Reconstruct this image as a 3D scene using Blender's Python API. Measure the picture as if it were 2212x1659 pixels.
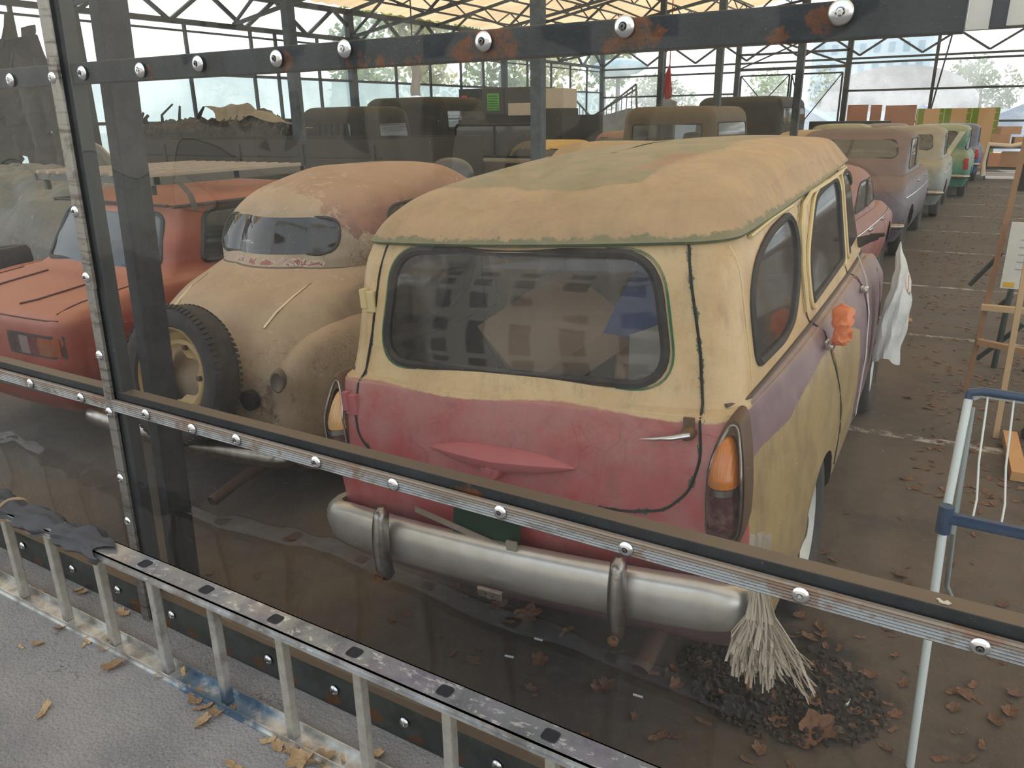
import bpy, bmesh, math, random
import numpy as np
from mathutils import Vector, Matrix, Euler
from mathutils.bvhtree import BVHTree
S = bpy.context.scene
for o in list(bpy.data.objects): bpy.data.objects.remove(o)
COL = S.collection
R = random.Random(7)
PI = math.pi

# ------------------------------------------------------------------ camera, sky, sun, exposure
EYE = 1.8
cam_d = bpy.data.cameras.new('camera'); cam = bpy.data.objects.new('camera', cam_d); COL.objects.link(cam)
cam_d.sensor_width = 36.0; cam_d.lens = 1665.51 / 2212 * 36.0; cam_d.clip_start = .02; cam_d.clip_end = 400
Rc = Matrix(((0.86080833, -0.15419418, 0.48500843), (0.5087317, 0.28725799, -0.81158789), (-0.01418041, 0.94536078, 0.32571753)))
cam.matrix_world = Matrix.Translation((0, 0, EYE)) @ Rc.to_4x4()
S.camera = cam
S.view_settings.view_transform = 'Standard'; S.view_settings.look = 'None'
S.view_settings.gamma = 1; S.view_settings.use_curve_mapping = False
S.view_settings.exposure = 0.66
wd = bpy.data.worlds.new('sky'); S.world = wd; wd.use_nodes = True
nt = wd.node_tree; nt.nodes.clear()
wo = nt.nodes.new('ShaderNodeOutputWorld'); wb = nt.nodes.new('ShaderNodeBackground')
tc = nt.nodes.new('ShaderNodeTexCoord'); sx = nt.nodes.new('ShaderNodeSeparateXYZ'); cr = nt.nodes.new('ShaderNodeValToRGB')
nt.links.new(tc.outputs['Generated'], sx.inputs[0]); nt.links.new(sx.outputs['Z'], cr.inputs[0])
cr.color_ramp.elements[0].position = 0.0; cr.color_ramp.elements[0].color = (.97, 1, 1, 1)
cr.color_ramp.elements[1].position = .9; cr.color_ramp.elements[1].color = (.62, .80, 1.0, 1)
nt.links.new(cr.outputs[0], wb.inputs['Color']); wb.inputs['Strength'].default_value = 1.25
nt.links.new(wb.outputs[0], wo.inputs['Surface'])
sun_d = bpy.data.lights.new('sun', 'SUN'); sun = bpy.data.objects.new('sun', sun_d); COL.objects.link(sun)
sun_d.energy = 4.5; sun_d.angle = math.radians(1.5); sun_d.color = (1, .95, .86)
sun.rotation_euler = Vector((-.25, 1, 1.0)).to_track_quat('Z', 'Y').to_euler(); sun.location = (0, 20, 30)

# ------------------------------------------------------------------ helpers: objects
def setp(o, label=None, cat=None, group=None, kind=None):
    if label: o['label'] = label
    if cat: o['category'] = cat
    if group: o['group'] = group
    if kind: o['kind'] = kind
    return o
def empty(name, loc=(0, 0, 0), rot=(0, 0, 0), label=None, cat=None, group=None):
    o = bpy.data.objects.new(name, None); COL.objects.link(o); o.location = loc; o.rotation_euler = rot
    o.empty_display_size = .1
    return setp(o, label, cat, group)
def link(name, me, m=None, parent=None, smooth=None):
    if isinstance(me, bmesh.types.BMesh):
        b = me; me = bpy.data.meshes.new(name); b.to_mesh(me); b.free()
    o = bpy.data.objects.new(name, me); COL.objects.link(o)
    if m is not None:
        for q in (m if isinstance(m, (list, tuple)) else [m]): me.materials.append(q)
    if parent is not None: o.parent = parent
    if smooth is not None:
        me.polygons.foreach_set('use_smooth', [smooth] * len(me.polygons))
        if smooth:
            try: me.set_sharp_from_angle(angle=math.radians(40))
            except Exception: pass
    return o
def copy_tree(o, parent=None, mat=None):
    c = o.copy(); COL.objects.link(c); c.parent = parent
    for ch in list(o.children): copy_tree(ch, c)
    return c
def BM(): return bmesh.new()
def box(b, x0, x1, y0, y1, z0, z1, M=None, bev=0):
    v = [b.verts.new(Vector(p)) for p in ((x0, y0, z0), (x1, y0, z0), (x1, y1, z0), (x0, y1, z0), (x0, y0, z1), (x1, y0, z1), (x1, y1, z1), (x0, y1, z1))]
    if M is not None:
        for q in v: q.co = M @ q.co
    f = [b.faces.new([v[i] for i in q]) for q in ((0, 3, 2, 1), (4, 5, 6, 7), (0, 1, 5, 4), (1, 2, 6, 5), (2, 3, 7, 6), (3, 0, 4, 7))]
    if bev:
        e = {e for ff in f for e in ff.edges}
        bmesh.ops.bevel(b, geom=list(e), offset=bev, segments=2, affect='EDGES', profile=.6)
def frame_of(d):
    d = Vector(d).normalized(); up = Vector((0, 0, 1)) if abs(d.z) < .95 else Vector((1, 0, 0))
    a = d.cross(up).normalized(); return a, a.cross(d).normalized()
def bar(b, p, q, w, h=None, ext=0):
    """rectangular bar from p to q, w wide across, h tall"""
    h = h or w; p = Vector(p); q = Vector(q); d = (q - p).normalized(); p = p - d * ext; q = q + d * ext
    a, c = frame_of(d); vs = []
    for o in (p, q):
        for s, t in ((-1, -1), (1, -1), (1, 1), (-1, 1)): vs.append(b.verts.new(o + a * s * w / 2 + c * t * h / 2))
    for i in range(4): j = (i + 1) % 4; b.faces.new((vs[i], vs[j], vs[4 + j], vs[4 + i]))
    b.faces.new(vs[3::-1]); b.faces.new(vs[4:])
def tube(b, pts, r, n=8, closed=False, flat=1.0, cap=True):
    pts = [Vector(p) for p in pts]; m = len(pts); rings = []; prev = None
    for i, p in enumerate(pts):
        if closed: d = pts[(i + 1) % m] - pts[i - 1]
        else: d = pts[min(i + 1, m - 1)] - pts[max(i - 1, 0)]
        if d.length < 1e-9: d = Vector((0, 0, 1))
        d.normalize()
        if prev is None: a, c = frame_of(d)
        else:
            a = prev - d * prev.dot(d)
            a = a.normalized() if a.length > 1e-6 else frame_of(d)[0]
            c = a.cross(d)
        prev = a; rr = r[i] if isinstance(r, (list, tuple)) else r
        rings.append([b.verts.new(p + a * math.cos(t) * rr + c * math.sin(t) * rr * flat) for t in [2 * PI * k / n for k in range(n)]])
    for i in range(m if closed else m - 1):
        A = rings[i]; B_ = rings[(i + 1) % m]
        for k in range(n): l = (k + 1) % n; b.faces.new((A[k], A[l], B_[l], B_[k]))
    if not closed and cap: b.faces.new(rings[0][::-1]); b.faces.new(rings[-1])
def lathe(b, prof, n=32, M=None, caps=False):
    """prof: (radius, x) about the X axis"""
    rings = []
    for r, x in prof: rings.append([b.verts.new(Vector((x, r * math.cos(t), r * math.sin(t)))) for t in [2 * PI * k / n for k in range(n)]])
    if M is not None:
        for g in rings:
            for v in g: v.co = M @ v.co
    for A, B_ in zip(rings, rings[1:]):
        for k in range(n): l = (k + 1) % n; b.faces.new((A[k], A[l], B_[l], B_[k]))
    if caps: b.faces.new(rings[0]); b.faces.new(rings[-1][::-1])
def grid(b, P):
    """P: rows of points"""
    V = [[b.verts.new(Vector(p)) for p in row] for row in P]
    for r0, r1 in zip(V, V[1:]):
        for i in range(len(r0) - 1): b.faces.new((r0[i], r0[i + 1], r1[i + 1], r1[i]))
    return V
def prism(b, poly, z0, z1, M=None):
    n = len(poly); A = [b.verts.new(Vector((x, y, z0))) for x, y in poly]; B_ = [b.verts.new(Vector((x, y, z1))) for x, y in poly]
    if M is not None:
        for v in A + B_: v.co = M @ v.co
    b.faces.new(A[::-1]); b.faces.new(B_)
    for i in range(n): j = (i + 1) % n; b.faces.new((A[i], A[j], B_[j], B_[i]))
def rpoly(pts, r=.05, n=5):
    out = []; m = len(pts)
    for i in range(m):
        p = Vector(pts[i][:2]); a = Vector(pts[i - 1][:2]); c = Vector(pts[(i + 1) % m][:2]); rr = pts[i][2] if len(pts[i]) > 2 else r
        da = (a - p); dc = (c - p); ra = min(rr, da.length * .48); rc = min(rr, dc.length * .48)
        s = p + da.normalized() * ra; e = p + dc.normalized() * rc
        for k in range(n + 1):
            t = k / n; out.append(tuple(s * (1 - t) ** 2 + p * 2 * t * (1 - t) + e * t * t))
    return out

# ------------------------------------------------------------------ helpers: materials
def C(r, g, b_):
    f = lambda c: (c / 255 / 12.92) if c / 255 <= .04045 else ((c / 255 + .055) / 1.055) ** 2.4
    return (f(r), f(g), f(b_), 1)
class NM:
    def __init__(s, name):
        s.m = bpy.data.materials.new(name); s.m.use_nodes = True; s.t = s.m.node_tree; s.t.nodes.clear()
        s.out = s.t.nodes.new('ShaderNodeOutputMaterial'); s.tc = None
    def n(s, typ, **k):
        q = s.t.nodes.new(typ)
        for a, v in k.items(): setattr(q, a, v)
        return q
    def put(s, sock, v):
        if v is None: return
        if isinstance(v, bpy.types.NodeSocket): s.t.links.new(v, sock)
        else:
            if sock.type == 'RGBA' and isinstance(v, (int, float)): v = (v, v, v, 1)
            sock.default_value = v
    def co(s, k='Object'):
        if s.tc is None: s.tc = s.n('ShaderNodeTexCoord')
        return s.tc.outputs[k]
    def pos(s): return s.n('ShaderNodeNewGeometry').outputs['Position']
    def nz(s):
        g = s.n('ShaderNodeNewGeometry'); x = s.n('ShaderNodeSeparateXYZ'); s.put(x.inputs[0], g.outputs['Normal']); return x.outputs['Z']
    def xyz(s, v):
        x = s.n('ShaderNodeSeparateXYZ'); s.put(x.inputs[0], v); return x.outputs
    def scale(s, v, sc):
        q = s.n('ShaderNodeVectorMath', operation='MULTIPLY'); s.put(q.inputs[0], v); q.inputs[1].default_value = sc; return q.outputs[0]
    def noise(s, sc, det=3, rough=.5, v=None, dist=0):
        q = s.n('ShaderNodeTexNoise'); s.put(q.inputs['Vector'], v or s.co()); q.inputs['Scale'].default_value = sc
        q.inputs['Detail'].default_value = det; q.inputs['Roughness'].default_value = rough; q.inputs['Distortion'].default_value = dist; return q.outputs['Fac']
    def vor(s, sc, v=None, feat='F1', out='Distance'):
        q = s.n('ShaderNodeTexVoronoi', feature=feat); s.put(q.inputs['Vector'], v or s.co()); q.inputs['Scale'].default_value = sc; return q.outputs[out]
    def math(s, op, a, b_=0.0, clamp=False):
        q = s.n('ShaderNodeMath', operation=op, use_clamp=clamp); s.put(q.inputs[0], a); s.put(q.inputs[1], b_); return q.outputs[0]
    def ss(s, v, lo, hi, a=0.0, b_=1.0):
        q = s.n('ShaderNodeMapRange', interpolation_type='SMOOTHSTEP'); s.put(q.inputs[0], v)
        q.inputs[1].default_value = lo; q.inputs[2].default_value = hi; q.inputs[3].default_value = a; q.inputs[4].default_value = b_; return q.outputs[0]
    def mix(s, f, a, b_):
        q = s.n('ShaderNodeMix', data_type='RGBA'); s.put(q.inputs[0], f); s.put(q.inputs[6], a); s.put(q.inputs[7], b_); return q.outputs[2]
    def attr(s, name): return s.n('ShaderNodeAttribute', attribute_name=name).outputs['Fac']
    def bump(s, h, st=.3, d=.01):
        q = s.n('ShaderNodeBump'); q.inputs['Strength'].default_value = st; q.inputs['Distance'].default_value = d; s.put(q.inputs['Height'], h); return q.outputs[0]
    def pr(s, col, rough=.5, metal=0, nrm=None, **k):
        q = s.n('ShaderNodeBsdfPrincipled'); s.put(q.inputs['Base Color'], col); s.put(q.inputs['Roughness'], rough); s.put(q.inputs['Metallic'], metal)
        if nrm is not None: s.put(q.inputs['Normal'], nrm)
        for a, v in k.items(): s.put(q.inputs[a.replace('_', ' ')], v)
        return q.outputs[0]
    def done(s, sh): s.put(s.out.inputs['Surface'], sh); return s.m
    def mixs(s, f, a, b_):
        q = s.n('ShaderNodeMixShader'); s.put(q.inputs[0], f); s.put(q.inputs[1], a); s.put(q.inputs[2], b_); return q.outputs[0]
    def transp(s, c=(1, 1, 1, 1)): q = s.n('ShaderNodeBsdfTransparent'); s.put(q.inputs[0], c); return q.outputs[0]
    def glossy(s, r=.03, c=(1, 1, 1, 1), nrm=None):
        q = s.n('ShaderNodeBsdfGlossy'); s.put(q.inputs['Color'], c); s.put(q.inputs['Roughness'], r)
        if nrm is not None: s.put(q.inputs['Normal'], nrm)
        return q.outputs[0]
    def diff(s, c): q = s.n('ShaderNodeBsdfDiffuse'); s.put(q.inputs['Color'], c); return q.outputs[0]
    def trl(s, c): q = s.n('ShaderNodeBsdfTranslucent'); s.put(q.inputs['Color'], c); return q.outputs[0]
    def fres(s, ior=1.45, nrm=None):
        q = s.n('ShaderNodeFresnel'); q.inputs[0].default_value = ior
        if nrm is not None: s.put(q.inputs['Normal'], nrm)
        return q.outputs[0]
MATS = {}
def mat(name, col, rough=.6, metal=0, var=.25, sc=6, bump=.15, bs=60, col2=None, amt=.5, **k):
    if name in MATS: return MATS[name]
    m = NM(name); c2 = col2 or tuple(x * .6 for x in col[:3]) + (1,)
    f = m.ss(m.noise(sc, 5, .6), .5 - var, .5 + .5, 0, amt)
    c = m.mix(f, col, c2)
    MATS[name] = m.done(m.pr(c, rough, metal, m.bump(m.noise(bs, 4), bump, .004), **k)); return MATS[name]
DUST = C(150, 132, 110)
def paint(name, col, dust=.6, col2=None, chip=None, chipamt=0, rough=.42, patch=4.0, dustcol=DUST, crack=0, chrome=False):
    """old car paint: faded tone, chips, dust settled on what faces up; dark inside"""
    if name in MATS: return MATS[name]
    m = NM(name); c2 = col2 or tuple(min(1, x * 1.25 + .02) for x in col[:3]) + (1,)
    c = m.mix(m.ss(m.noise(patch, 6, .65), .4, .62), col, c2)
    c = m.mix(m.ss(m.noise(38, 5, .7), .62, .75, 0, .35), c, tuple(x * .55 for x in col[:3]) + (1,))
    if chip:
        e = m.noise(7, 7, .72, dist=.6); c = m.mix(m.ss(e, 1 - chipamt - .012, 1 - chipamt + .012), c, chip)
    if crack:
        v = m.n('ShaderNodeTexVoronoi', feature='DISTANCE_TO_EDGE'); m.put(v.inputs['Vector'], m.co()); v.inputs['Scale'].default_value = 16
        k = m.math('MULTIPLY', m.ss(v.outputs['Distance'], 0, .03, 1, 0), m.ss(m.noise(3, 3), .5, .62, 0, crack)); c = m.mix(k, c, C(70, 55, 45))
    nz = m.nz(); dn = m.noise(9, 6, .7)
    df = m.math('MULTIPLY', m.ss(nz, -.15, .85), m.math('ADD', m.math('MULTIPLY', dn, .7), .55)); df = m.math('MULTIPLY', df, dust, True)
    c = m.mix(df, c, dustcol)
    ro = m.math('ADD', m.math('MULTIPLY', df, .4), rough, True)
    out = m.pr(c, ro, 0, m.bump(m.noise(50, 5), .12, .003))
    g = m.n('ShaderNodeNewGeometry'); ins = m.pr(C(62, 58, 54), .9)
    MATS[name] = m.done(m.mixs(g.outputs['Backfacing'], out, ins)); return MATS[name]
def glass(name, tint=(.55, .58, .58, 1), dust=.25, dc=C(150, 148, 142), rough=.06):
    if name in MATS: return MATS[name]
    m = NM(name); t = m.transp(tint); g = m.glossy(rough); a = m.mixs(m.math('MULTIPLY', m.fres(1.5), 1.0), t, g)
    f = m.math('MULTIPLY', m.math('ADD', m.noise(5, 5, .7), .2), dust, True)
    MATS[name] = m.done(m.mixs(f, a, m.diff(dc))); return MATS[name]
M_steel = mat('dark painted steel', C(62, 68, 72), .55, .2, col2=C(40, 38, 36), bump=.2)
M_rubber = mat('worn rubber', C(44, 42, 42), .8, 0, col2=C(85, 78, 70), amt=.6, sc=14)
M_chrome = mat('dull chrome', C(205, 205, 205), .16, 1, col2=C(140, 135, 128), sc=8, amt=.5, bump=.04)
M_chrome2 = mat('pitted chrome', C(165, 160, 155), .28, 1, col2=C(90, 80, 72), sc=20, amt=.8)
M_black = mat('dark void', C(22, 21, 20), .9)
M_glass = glass('dusty car glass')
M_glassd = glass('dark dusty car glass', (.22, .24, .26, 1), .22)
M_white = mat('white plastic', C(225, 228, 226), .4, col2=C(190, 190, 185))

# ------------------------------------------------------------------ helpers: car bodies
SEG = dict(fine=(26, 12, 150, 10, 14), mid=(12, 7, 60, 6, 8), low=(8, 5, 34, 5, 6))
def smooth_z(y, kn):
    ys = [k[0] for k in kn]; zs = [k[1] for k in kn]
    if y <= ys[0]: return zs[0]
    if y >= ys[-1]: return zs[-1]
    for i in range(len(ys) - 1):
        if y <= ys[i + 1]:
            t = (y - ys[i]) / (ys[i + 1] - ys[i]); t = t * t * (3 - 2 * t) if 0 else t
            m0 = (zs[i + 1] - zs[i - 1]) / (ys[i + 1] - ys[i - 1]) if i else 0
            m1 = (zs[i + 2] - zs[i]) / (ys[i + 2] - ys[i]) if i < len(ys) - 2 else 0
            h = ys[i + 1] - ys[i]
            return (2 * t ** 3 - 3 * t * t + 1) * zs[i] + (t ** 3 - 2 * t * t + t) * h * m0 + (3 * t * t - 2 * t ** 3) * zs[i + 1] + (t ** 3 - t * t) * h * m1
def ring_half(r, seg):
    """r = dict(yr,yf,hw,rx,ry,fx,fy,bow,fbow,tr,tf,z)"""
    g = lambda k, d: r.get(k, d)
    yr, yf, hw = r['yr'], r['yf'], r['hw']; rx = min(g('rx', .12), hw * .8); ry = g('ry', .1); fx = min(g('fx', .2), hw * .8); fy = g('fy', .15)
    bow = g('bow', .03); fb = g('fbow', .06); tr = g('tr', .02); tf = g('tf', .04); zf = r['z']; pts = []
    hr = hw - tr; hf = hw - tf; a = hr - rx
    for i in range(seg[0]): t = i / seg[0]; pts.append((a * t, yr + bow * t * t))
    for i in range(seg[1]): t = i / seg[1] * PI / 2; pts.append((a + rx * math.sin(t), yr + bow + ry * (1 - math.cos(t))))
    y0 = yr + bow + ry; y1 = yf - fb - fy
    for i in range(seg[2]):
        u = i / seg[2]; sr = max(0, 1 - 2.4 * u); sf = max(0, (u - .55) / .45); pts.append((hw - tr * sr * sr - tf * sf * sf, y0 + (y1 - y0) * u))
    af = hf - fx
    for i in range(seg[3]): t = i / seg[3] * PI / 2; pts.append((af + fx * math.cos(t), y1 + fy * math.sin(t)))
    for i in range(seg[4] + 1): t = 1 - i / seg[4]; pts.append((af * t, yf - fb * t * t))
    kn = zf if isinstance(zf, (list, tuple)) else [(0, zf), (1, zf)]
    return [(x, y, smooth_z(y, kn)) for x, y in pts]
def loft(rings, seg, step):
    H = np.array([ring_half(r, seg) for r in rings]); K = len(rings); cre = [r.get('c', 0) for r in rings]
    D = [np.mean(np.linalg.norm(H[i + 1] - H[i], axis=1)) + 1e-6 for i in range(K - 1)]
    T = []
    for i in range(K):
        if i == 0: m = (H[1] - H[0]) / D[0]; T.append((m, m))
        elif i == K - 1: m = (H[-1] - H[-2]) / D[-1]; T.append((m, m))
        else:
            a = (H[i] - H[i - 1]) / D[i - 1]; b_ = (H[i + 1] - H[i]) / D[i]
            if cre[i]: T.append((a, b_))
            else: m = (a * D[i] + b_ * D[i - 1]) / (D[i] + D[i - 1]); T.append((m, m))
    rows = []
    for i in range(K - 1):
        n = max(1, int(math.ceil(D[i] / step)))
        for k in range(n):
            t = k / n; h = D[i]
            rows.append((2 * t ** 3 - 3 * t * t + 1) * H[i] + (t ** 3 - 2 * t * t + t) * h * T[i][1] + (3 * t * t - 2 * t ** 3) * H[i + 1] + (t ** 3 - t * t) * h * T[i + 1][0])
    rows.append(H[-1]); G = np.array(rows)
    L = G[:, 1:-1][:, ::-1].copy(); L[:, :, 0] *= -1
    return np.concatenate([G, L], axis=1)
def inpoly(px, py, poly):
    ins = np.zeros(px.shape, bool); n = len(poly)
    for i in range(n):
        x0, y0 = poly[i]; x1, y1 = poly[(i + 1) % n]
        if y0 == y1: continue
        c = ((y0 > py) != (y1 > py)) & (px < (x1 - x0) * (py - y0) / (y1 - y0) + x0); ins ^= c
    return ins
def seg_d(px, py, poly, closed=False):
    """distance to a polyline and the nearest point"""
    best = np.full(px.shape, 1e9); bx = px.copy(); by = py.copy(); n = len(poly)
    for i in range(n if closed else n - 1):
        x0, y0 = poly[i]; x1, y1 = poly[(i + 1) % n]; dx, dy = x1 - x0, y1 - y0; l = dx * dx + dy * dy + 1e-12
        t = np.clip(((px - x0) * dx + (py - y0) * dy) / l, 0, 1); qx = x0 + t * dx; qy = y0 + t * dy; d = np.hypot(px - qx, py - qy)
        k = d < best; best[k] = d[k]; bx[k] = qx[k]; by[k] = qy[k]
    return best, bx, by
AX = dict(side=(1, 2, 0), rear=(0, 2, 1), front=(0, 2, 1))
def body_parts(parent, G, paint_m, windows, arches, attrs=None, name='body', glass_m=None, seal=.012, seal_m=None, body_label=None):
    """G rows x loop grid. windows: (name, view, sign or 0, poly). Cuts panes out of the body; every pane its own part with its rubber seal."""
    nr, nl, _ = G.shape; V = G.reshape(-1, 3).copy()
    I, J = np.meshgrid(np.arange(nr - 1), np.arange(nl), indexing='ij'); J2 = (J + 1) % nl
    F = np.stack([I * nl + J, I * nl + J2, (I + 1) * nl + J2, (I + 1) * nl + J], -1).reshape(-1, 4)
    C0 = V[F].mean(1); own = np.full(len(F), -1); mid = .5 * (V[:, 1].min() + V[:, 1].max()); yl = V[:, 1].max() - V[:, 1].min()
    bvh = BVHTree.FromPolygons([Vector(v) for v in V], [tuple(f) for f in F])
    cuts = [(w[0], w[1], w[2], w[3]) for w in windows] + [('arch', 'side', s, [(y + r * math.cos(a), z + r * math.sin(a)) for a in [2 * PI * k / 40 for k in range(40)]]) for (y, z, r) in arches for s in (-1, 1)]
    nrm = np.cross(V[F[:, 1]] - V[F[:, 0]], V[F[:, 3]] - V[F[:, 0]]); nrm /= np.linalg.norm(nrm, axis=1)[:, None] + 1e-12
    for k, (nm, view, sg, poly) in enumerate(cuts):
        a, b_, c = AX[view]
        if view == 'side': side = (C0[:, 0] * sg > .2) & (np.abs(nrm[:, 0]) > .3)
        elif view == 'rear': side = (C0[:, 1] < mid) & (np.abs(nrm[:, 1]) > .2)
        else: side = (C0[:, 1] > mid) & (np.abs(nrm[:, 1]) > .2)
        m = side & inpoly(C0[:, a], C0[:, b_], poly) & (own < 0); own[m] = k
        if not m.any(): continue
        vin = np.unique(F[m]); vout = np.unique(F[~m & side]) if (~m & side).any() else vin
        bd = np.intersect1d(vin, vout); d, qx, qy = seg_d(V[bd, a], V[bd, b_], poly, True); ok = d < .035
        V[bd[ok], a] = qx[ok]; V[bd[ok], b_] = qy[ok]
    def emit(name, mask, m, par, push=0):
        fs = F[mask]; u, inv = np.unique(fs, return_inverse=True); inv = inv.reshape(fs.shape); me = bpy.data.meshes.new(name)
        me.from_pydata(V[u].tolist(), [], inv.tolist()); me.update()
        if attrs:
            for an, fn in attrs.items():
                at_ = me.attributes.new(an, 'FLOAT', 'POINT'); at_.data.foreach_set('value', fn(V[u]).astype(np.float32))
        o = link(name, me, m, par, True); return o
    bo = emit(name, own == -1, paint_m, parent)
    if body_label: bo['label'] = body_label
    gm = glass_m or M_glass
    for k, (nm, view, sg, poly) in enumerate(cuts):
        if nm == 'arch' or not (own == k).any(): continue
        p = emit(nm, own == k, gm, parent)
        if seal:
            a, b_, c = AX[view]; pts = []
            for x, z in poly:
                if view == 'side': o_ = Vector((sg * 3, x, z)); d_ = Vector((-sg, 0, 0))
                else: s_ = -1 if view == 'rear' else 1; o_ = Vector((x, mid + s_ * yl, z)); d_ = Vector((0, -s_, 0))
                h = bvh.ray_cast(o_, d_)
                if h[0] is not None: pts.append(h[0])
            if len(pts) > 5:
                b2 = BM(); tube(b2, pts, seal, 6, True); link('window_seal', b2, seal_m or M_rubber, p, True)
    return bo, bvh
def wheel(parent, loc, r=.32, w=.16, rim=None, tyre=None, hub=True, rot=(0, 0, 0), fine=False, side=1):
    n = 48 if fine else 28; b = BM()
    prof = [(r * .62, -w * .32), (r * .70, -w * .48), (r * .86, -w * .52), (r * .96, -w * .42), (r, -w * .3), (r, w * .3), (r * .96, w * .42), (r * .86, w * .52), (r * .70, w * .48), (r * .62, w * .32)]
    lathe(b, prof, n); t = link('wheel', b, tyre or M_rubber, parent, True); t.location = loc; t.rotation_euler = rot
    b = BM(); s = side
    pr = [(r * .64, -s * w * .3), (r * .64, s * w * .36), (r * .60, s * w * .40), (r * .56, s * w * .30), (r * .50, s * w * .12), (r * .40, s * w * .10), (r * .30, s * w * .22), (r * .16, s * w * .24), (0.001, s * w * .24)]
    lathe(b, pr, n); link('rim', b, rim or M_white, t, True)
    if hub:
        b = BM(); lathe(b, [(r * .26, s * w * .22), (r * .24, s * w * .32), (r * .12, s * w * .40), (.001, s * w * .42)], 20); link('hub_cap', b, M_chrome, t, True)
    return t
def at(px, py, x=None, y=None, z=None):
    """a point of the place from a measured photo point and one known coordinate"""
    d = Rc @ Vector((px - 1106, -(py - 829.5), -1665.51)); o = Vector((0, 0, EYE))
    k = (z - EYE) / d.z if z is not None else (y / d.y if y is not None else x / d.x)
    return o + d * k

# ------------------------------------------------------------------ ground
def m_floor():
    m = NM('dusty hall asphalt'); p = m.pos(); o = m.xyz(p)
    n1 = m.noise(1.3, 5, .6, p); n2 = m.noise(90, 3, .7, p); n3 = m.noise(14, 5, .65, p)
    c = m.mix(m.ss(n1, .35, .68), C(98, 86, 73), C(75, 67, 62)); c = m.mix(m.ss(n3, .45, .75, 0, .5), c, C(105, 92, 76))
    c = m.mix(m.ss(n2, .62, .74, 0, .45), c, C(140, 128, 112)); c = m.mix(m.ss(n2, .28, .4, .45, 0), c, C(36, 33, 31))
    # far part swept greyer
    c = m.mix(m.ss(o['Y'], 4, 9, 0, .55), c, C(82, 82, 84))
    # shadow painted on the littered floor behind the station wagon
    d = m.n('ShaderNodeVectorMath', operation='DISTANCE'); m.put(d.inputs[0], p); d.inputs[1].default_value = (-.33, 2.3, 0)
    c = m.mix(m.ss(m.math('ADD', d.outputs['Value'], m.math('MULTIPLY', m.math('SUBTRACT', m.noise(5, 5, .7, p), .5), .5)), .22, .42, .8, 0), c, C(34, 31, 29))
    # worn white bay lines
    tot = None
    for y, w in ((4.77, .05), (7.24, .045), (9.47, .045), (12.0, .045), (14.2, .04), (16.45, .05), (18.68, .04), (21, .04), (23.3, .04)):
        k = m.ss(m.math('ABSOLUTE', m.math('SUBTRACT', m.math('ADD', o['Y'], m.math('MULTIPLY', o['X'], -.03)), y)), w * .75, w, 1, 0); tot = k if tot is None else m.math('ADD', tot, k, True)
    tot = m.math('MULTIPLY', tot, m.ss(o['X'], -2.2, -.5)); tot = m.math('MULTIPLY', tot, m.ss(m.noise(7, 7, .8, p), .44, .60, .03, .75))
    c = m.mix(tot, c, C(190, 186, 178))
    # trodden leaf crumbs, a fine litter
    lf = m.math('MULTIPLY', m.ss(m.noise(34, 4, .7, p), .60, .66), m.ss(m.noise(1.1, 3, .6, p), .42, .6))
    lf = m.math('MULTIPLY', lf, m.math('MULTIPLY', m.ss(o['X'], -1.2, -.3), m.ss(o['Y'], 3, 8, .15, 1)))
    c = m.mix(m.math('MULTIPLY', lf, .8), c, C(112, 72, 52))
    b = m.bump(m.math('ADD', n2, m.math('MULTIPLY', n3, 2)), .5, .006)
    return m.done(m.pr(c, .9, 0, b))
def m_pave():
    m = NM('worn outdoor asphalt'); p = m.pos(); n1 = m.noise(2.2, 5, .6, p); n2 = m.noise(130, 3, .7, p); v = m.vor(85, p)
    c = m.mix(m.ss(n1, .35, .7), C(142, 133, 125), C(120, 113, 108)); c = m.mix(m.ss(v, .12, .3, .5, 0), c, C(160, 148, 136))
    c = m.mix(m.ss(n2, .3, .46, .6, 0), c, C(70, 66, 63))
    e = m.n('ShaderNodeTexVoronoi', feature='DISTANCE_TO_EDGE'); m.put(e.inputs['Vector'], m.n('ShaderNodeVectorMath', operation='ADD').outputs[0]); e.inputs['Scale'].default_value = 2.6
    a = e.inputs['Vector'].links[0].from_node; m.put(a.inputs[0], p); nz = m.n('ShaderNodeTexNoise'); nz.inputs['Scale'].default_value = 3; nz.inputs['Detail'].default_value = 5; m.put(nz.inputs['Vector'], p)
    sc = m.n('ShaderNodeVectorMath', operation='SCALE'); m.put(sc.inputs[0], nz.outputs['Color']); sc.inputs['Scale'].default_value = .5; m.put(a.inputs[1], sc.outputs[0])
    c = m.mix(m.math('MULTIPLY', m.ss(e.outputs['Distance'], 0, .006, .6, 0), m.ss(m.noise(1.2, 2, .5, p), .5, .6)), c, C(60, 56, 54))
    return m.done(m.pr(c, .92, 0, m.bump(m.math('ADD', n2, m.math('MULTIPLY', v, -1.2)), .6, .006)))
def quad(name, x0, x1, y0, y1, z, m, kind=None, th=.05):
    b = BM(); box(b, x0, x1, y0, y1, z - th, z); o = link(name, b, m)
    if kind: o['kind'] = kind
    return o
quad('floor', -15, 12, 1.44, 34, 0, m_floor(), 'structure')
quad('pavement', -15, 12, -12, 1.44, 0, m_pave(), 'structure')
m = NM('outer ground'); p = m.pos(); quad('outer_ground', -160, 120, -60, 200, -.06, m.done(m.pr(m.mix(m.noise(.3, 4, .5, p), C(150, 146, 138), C(120, 124, 108)), .95)), 'structure')

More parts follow.
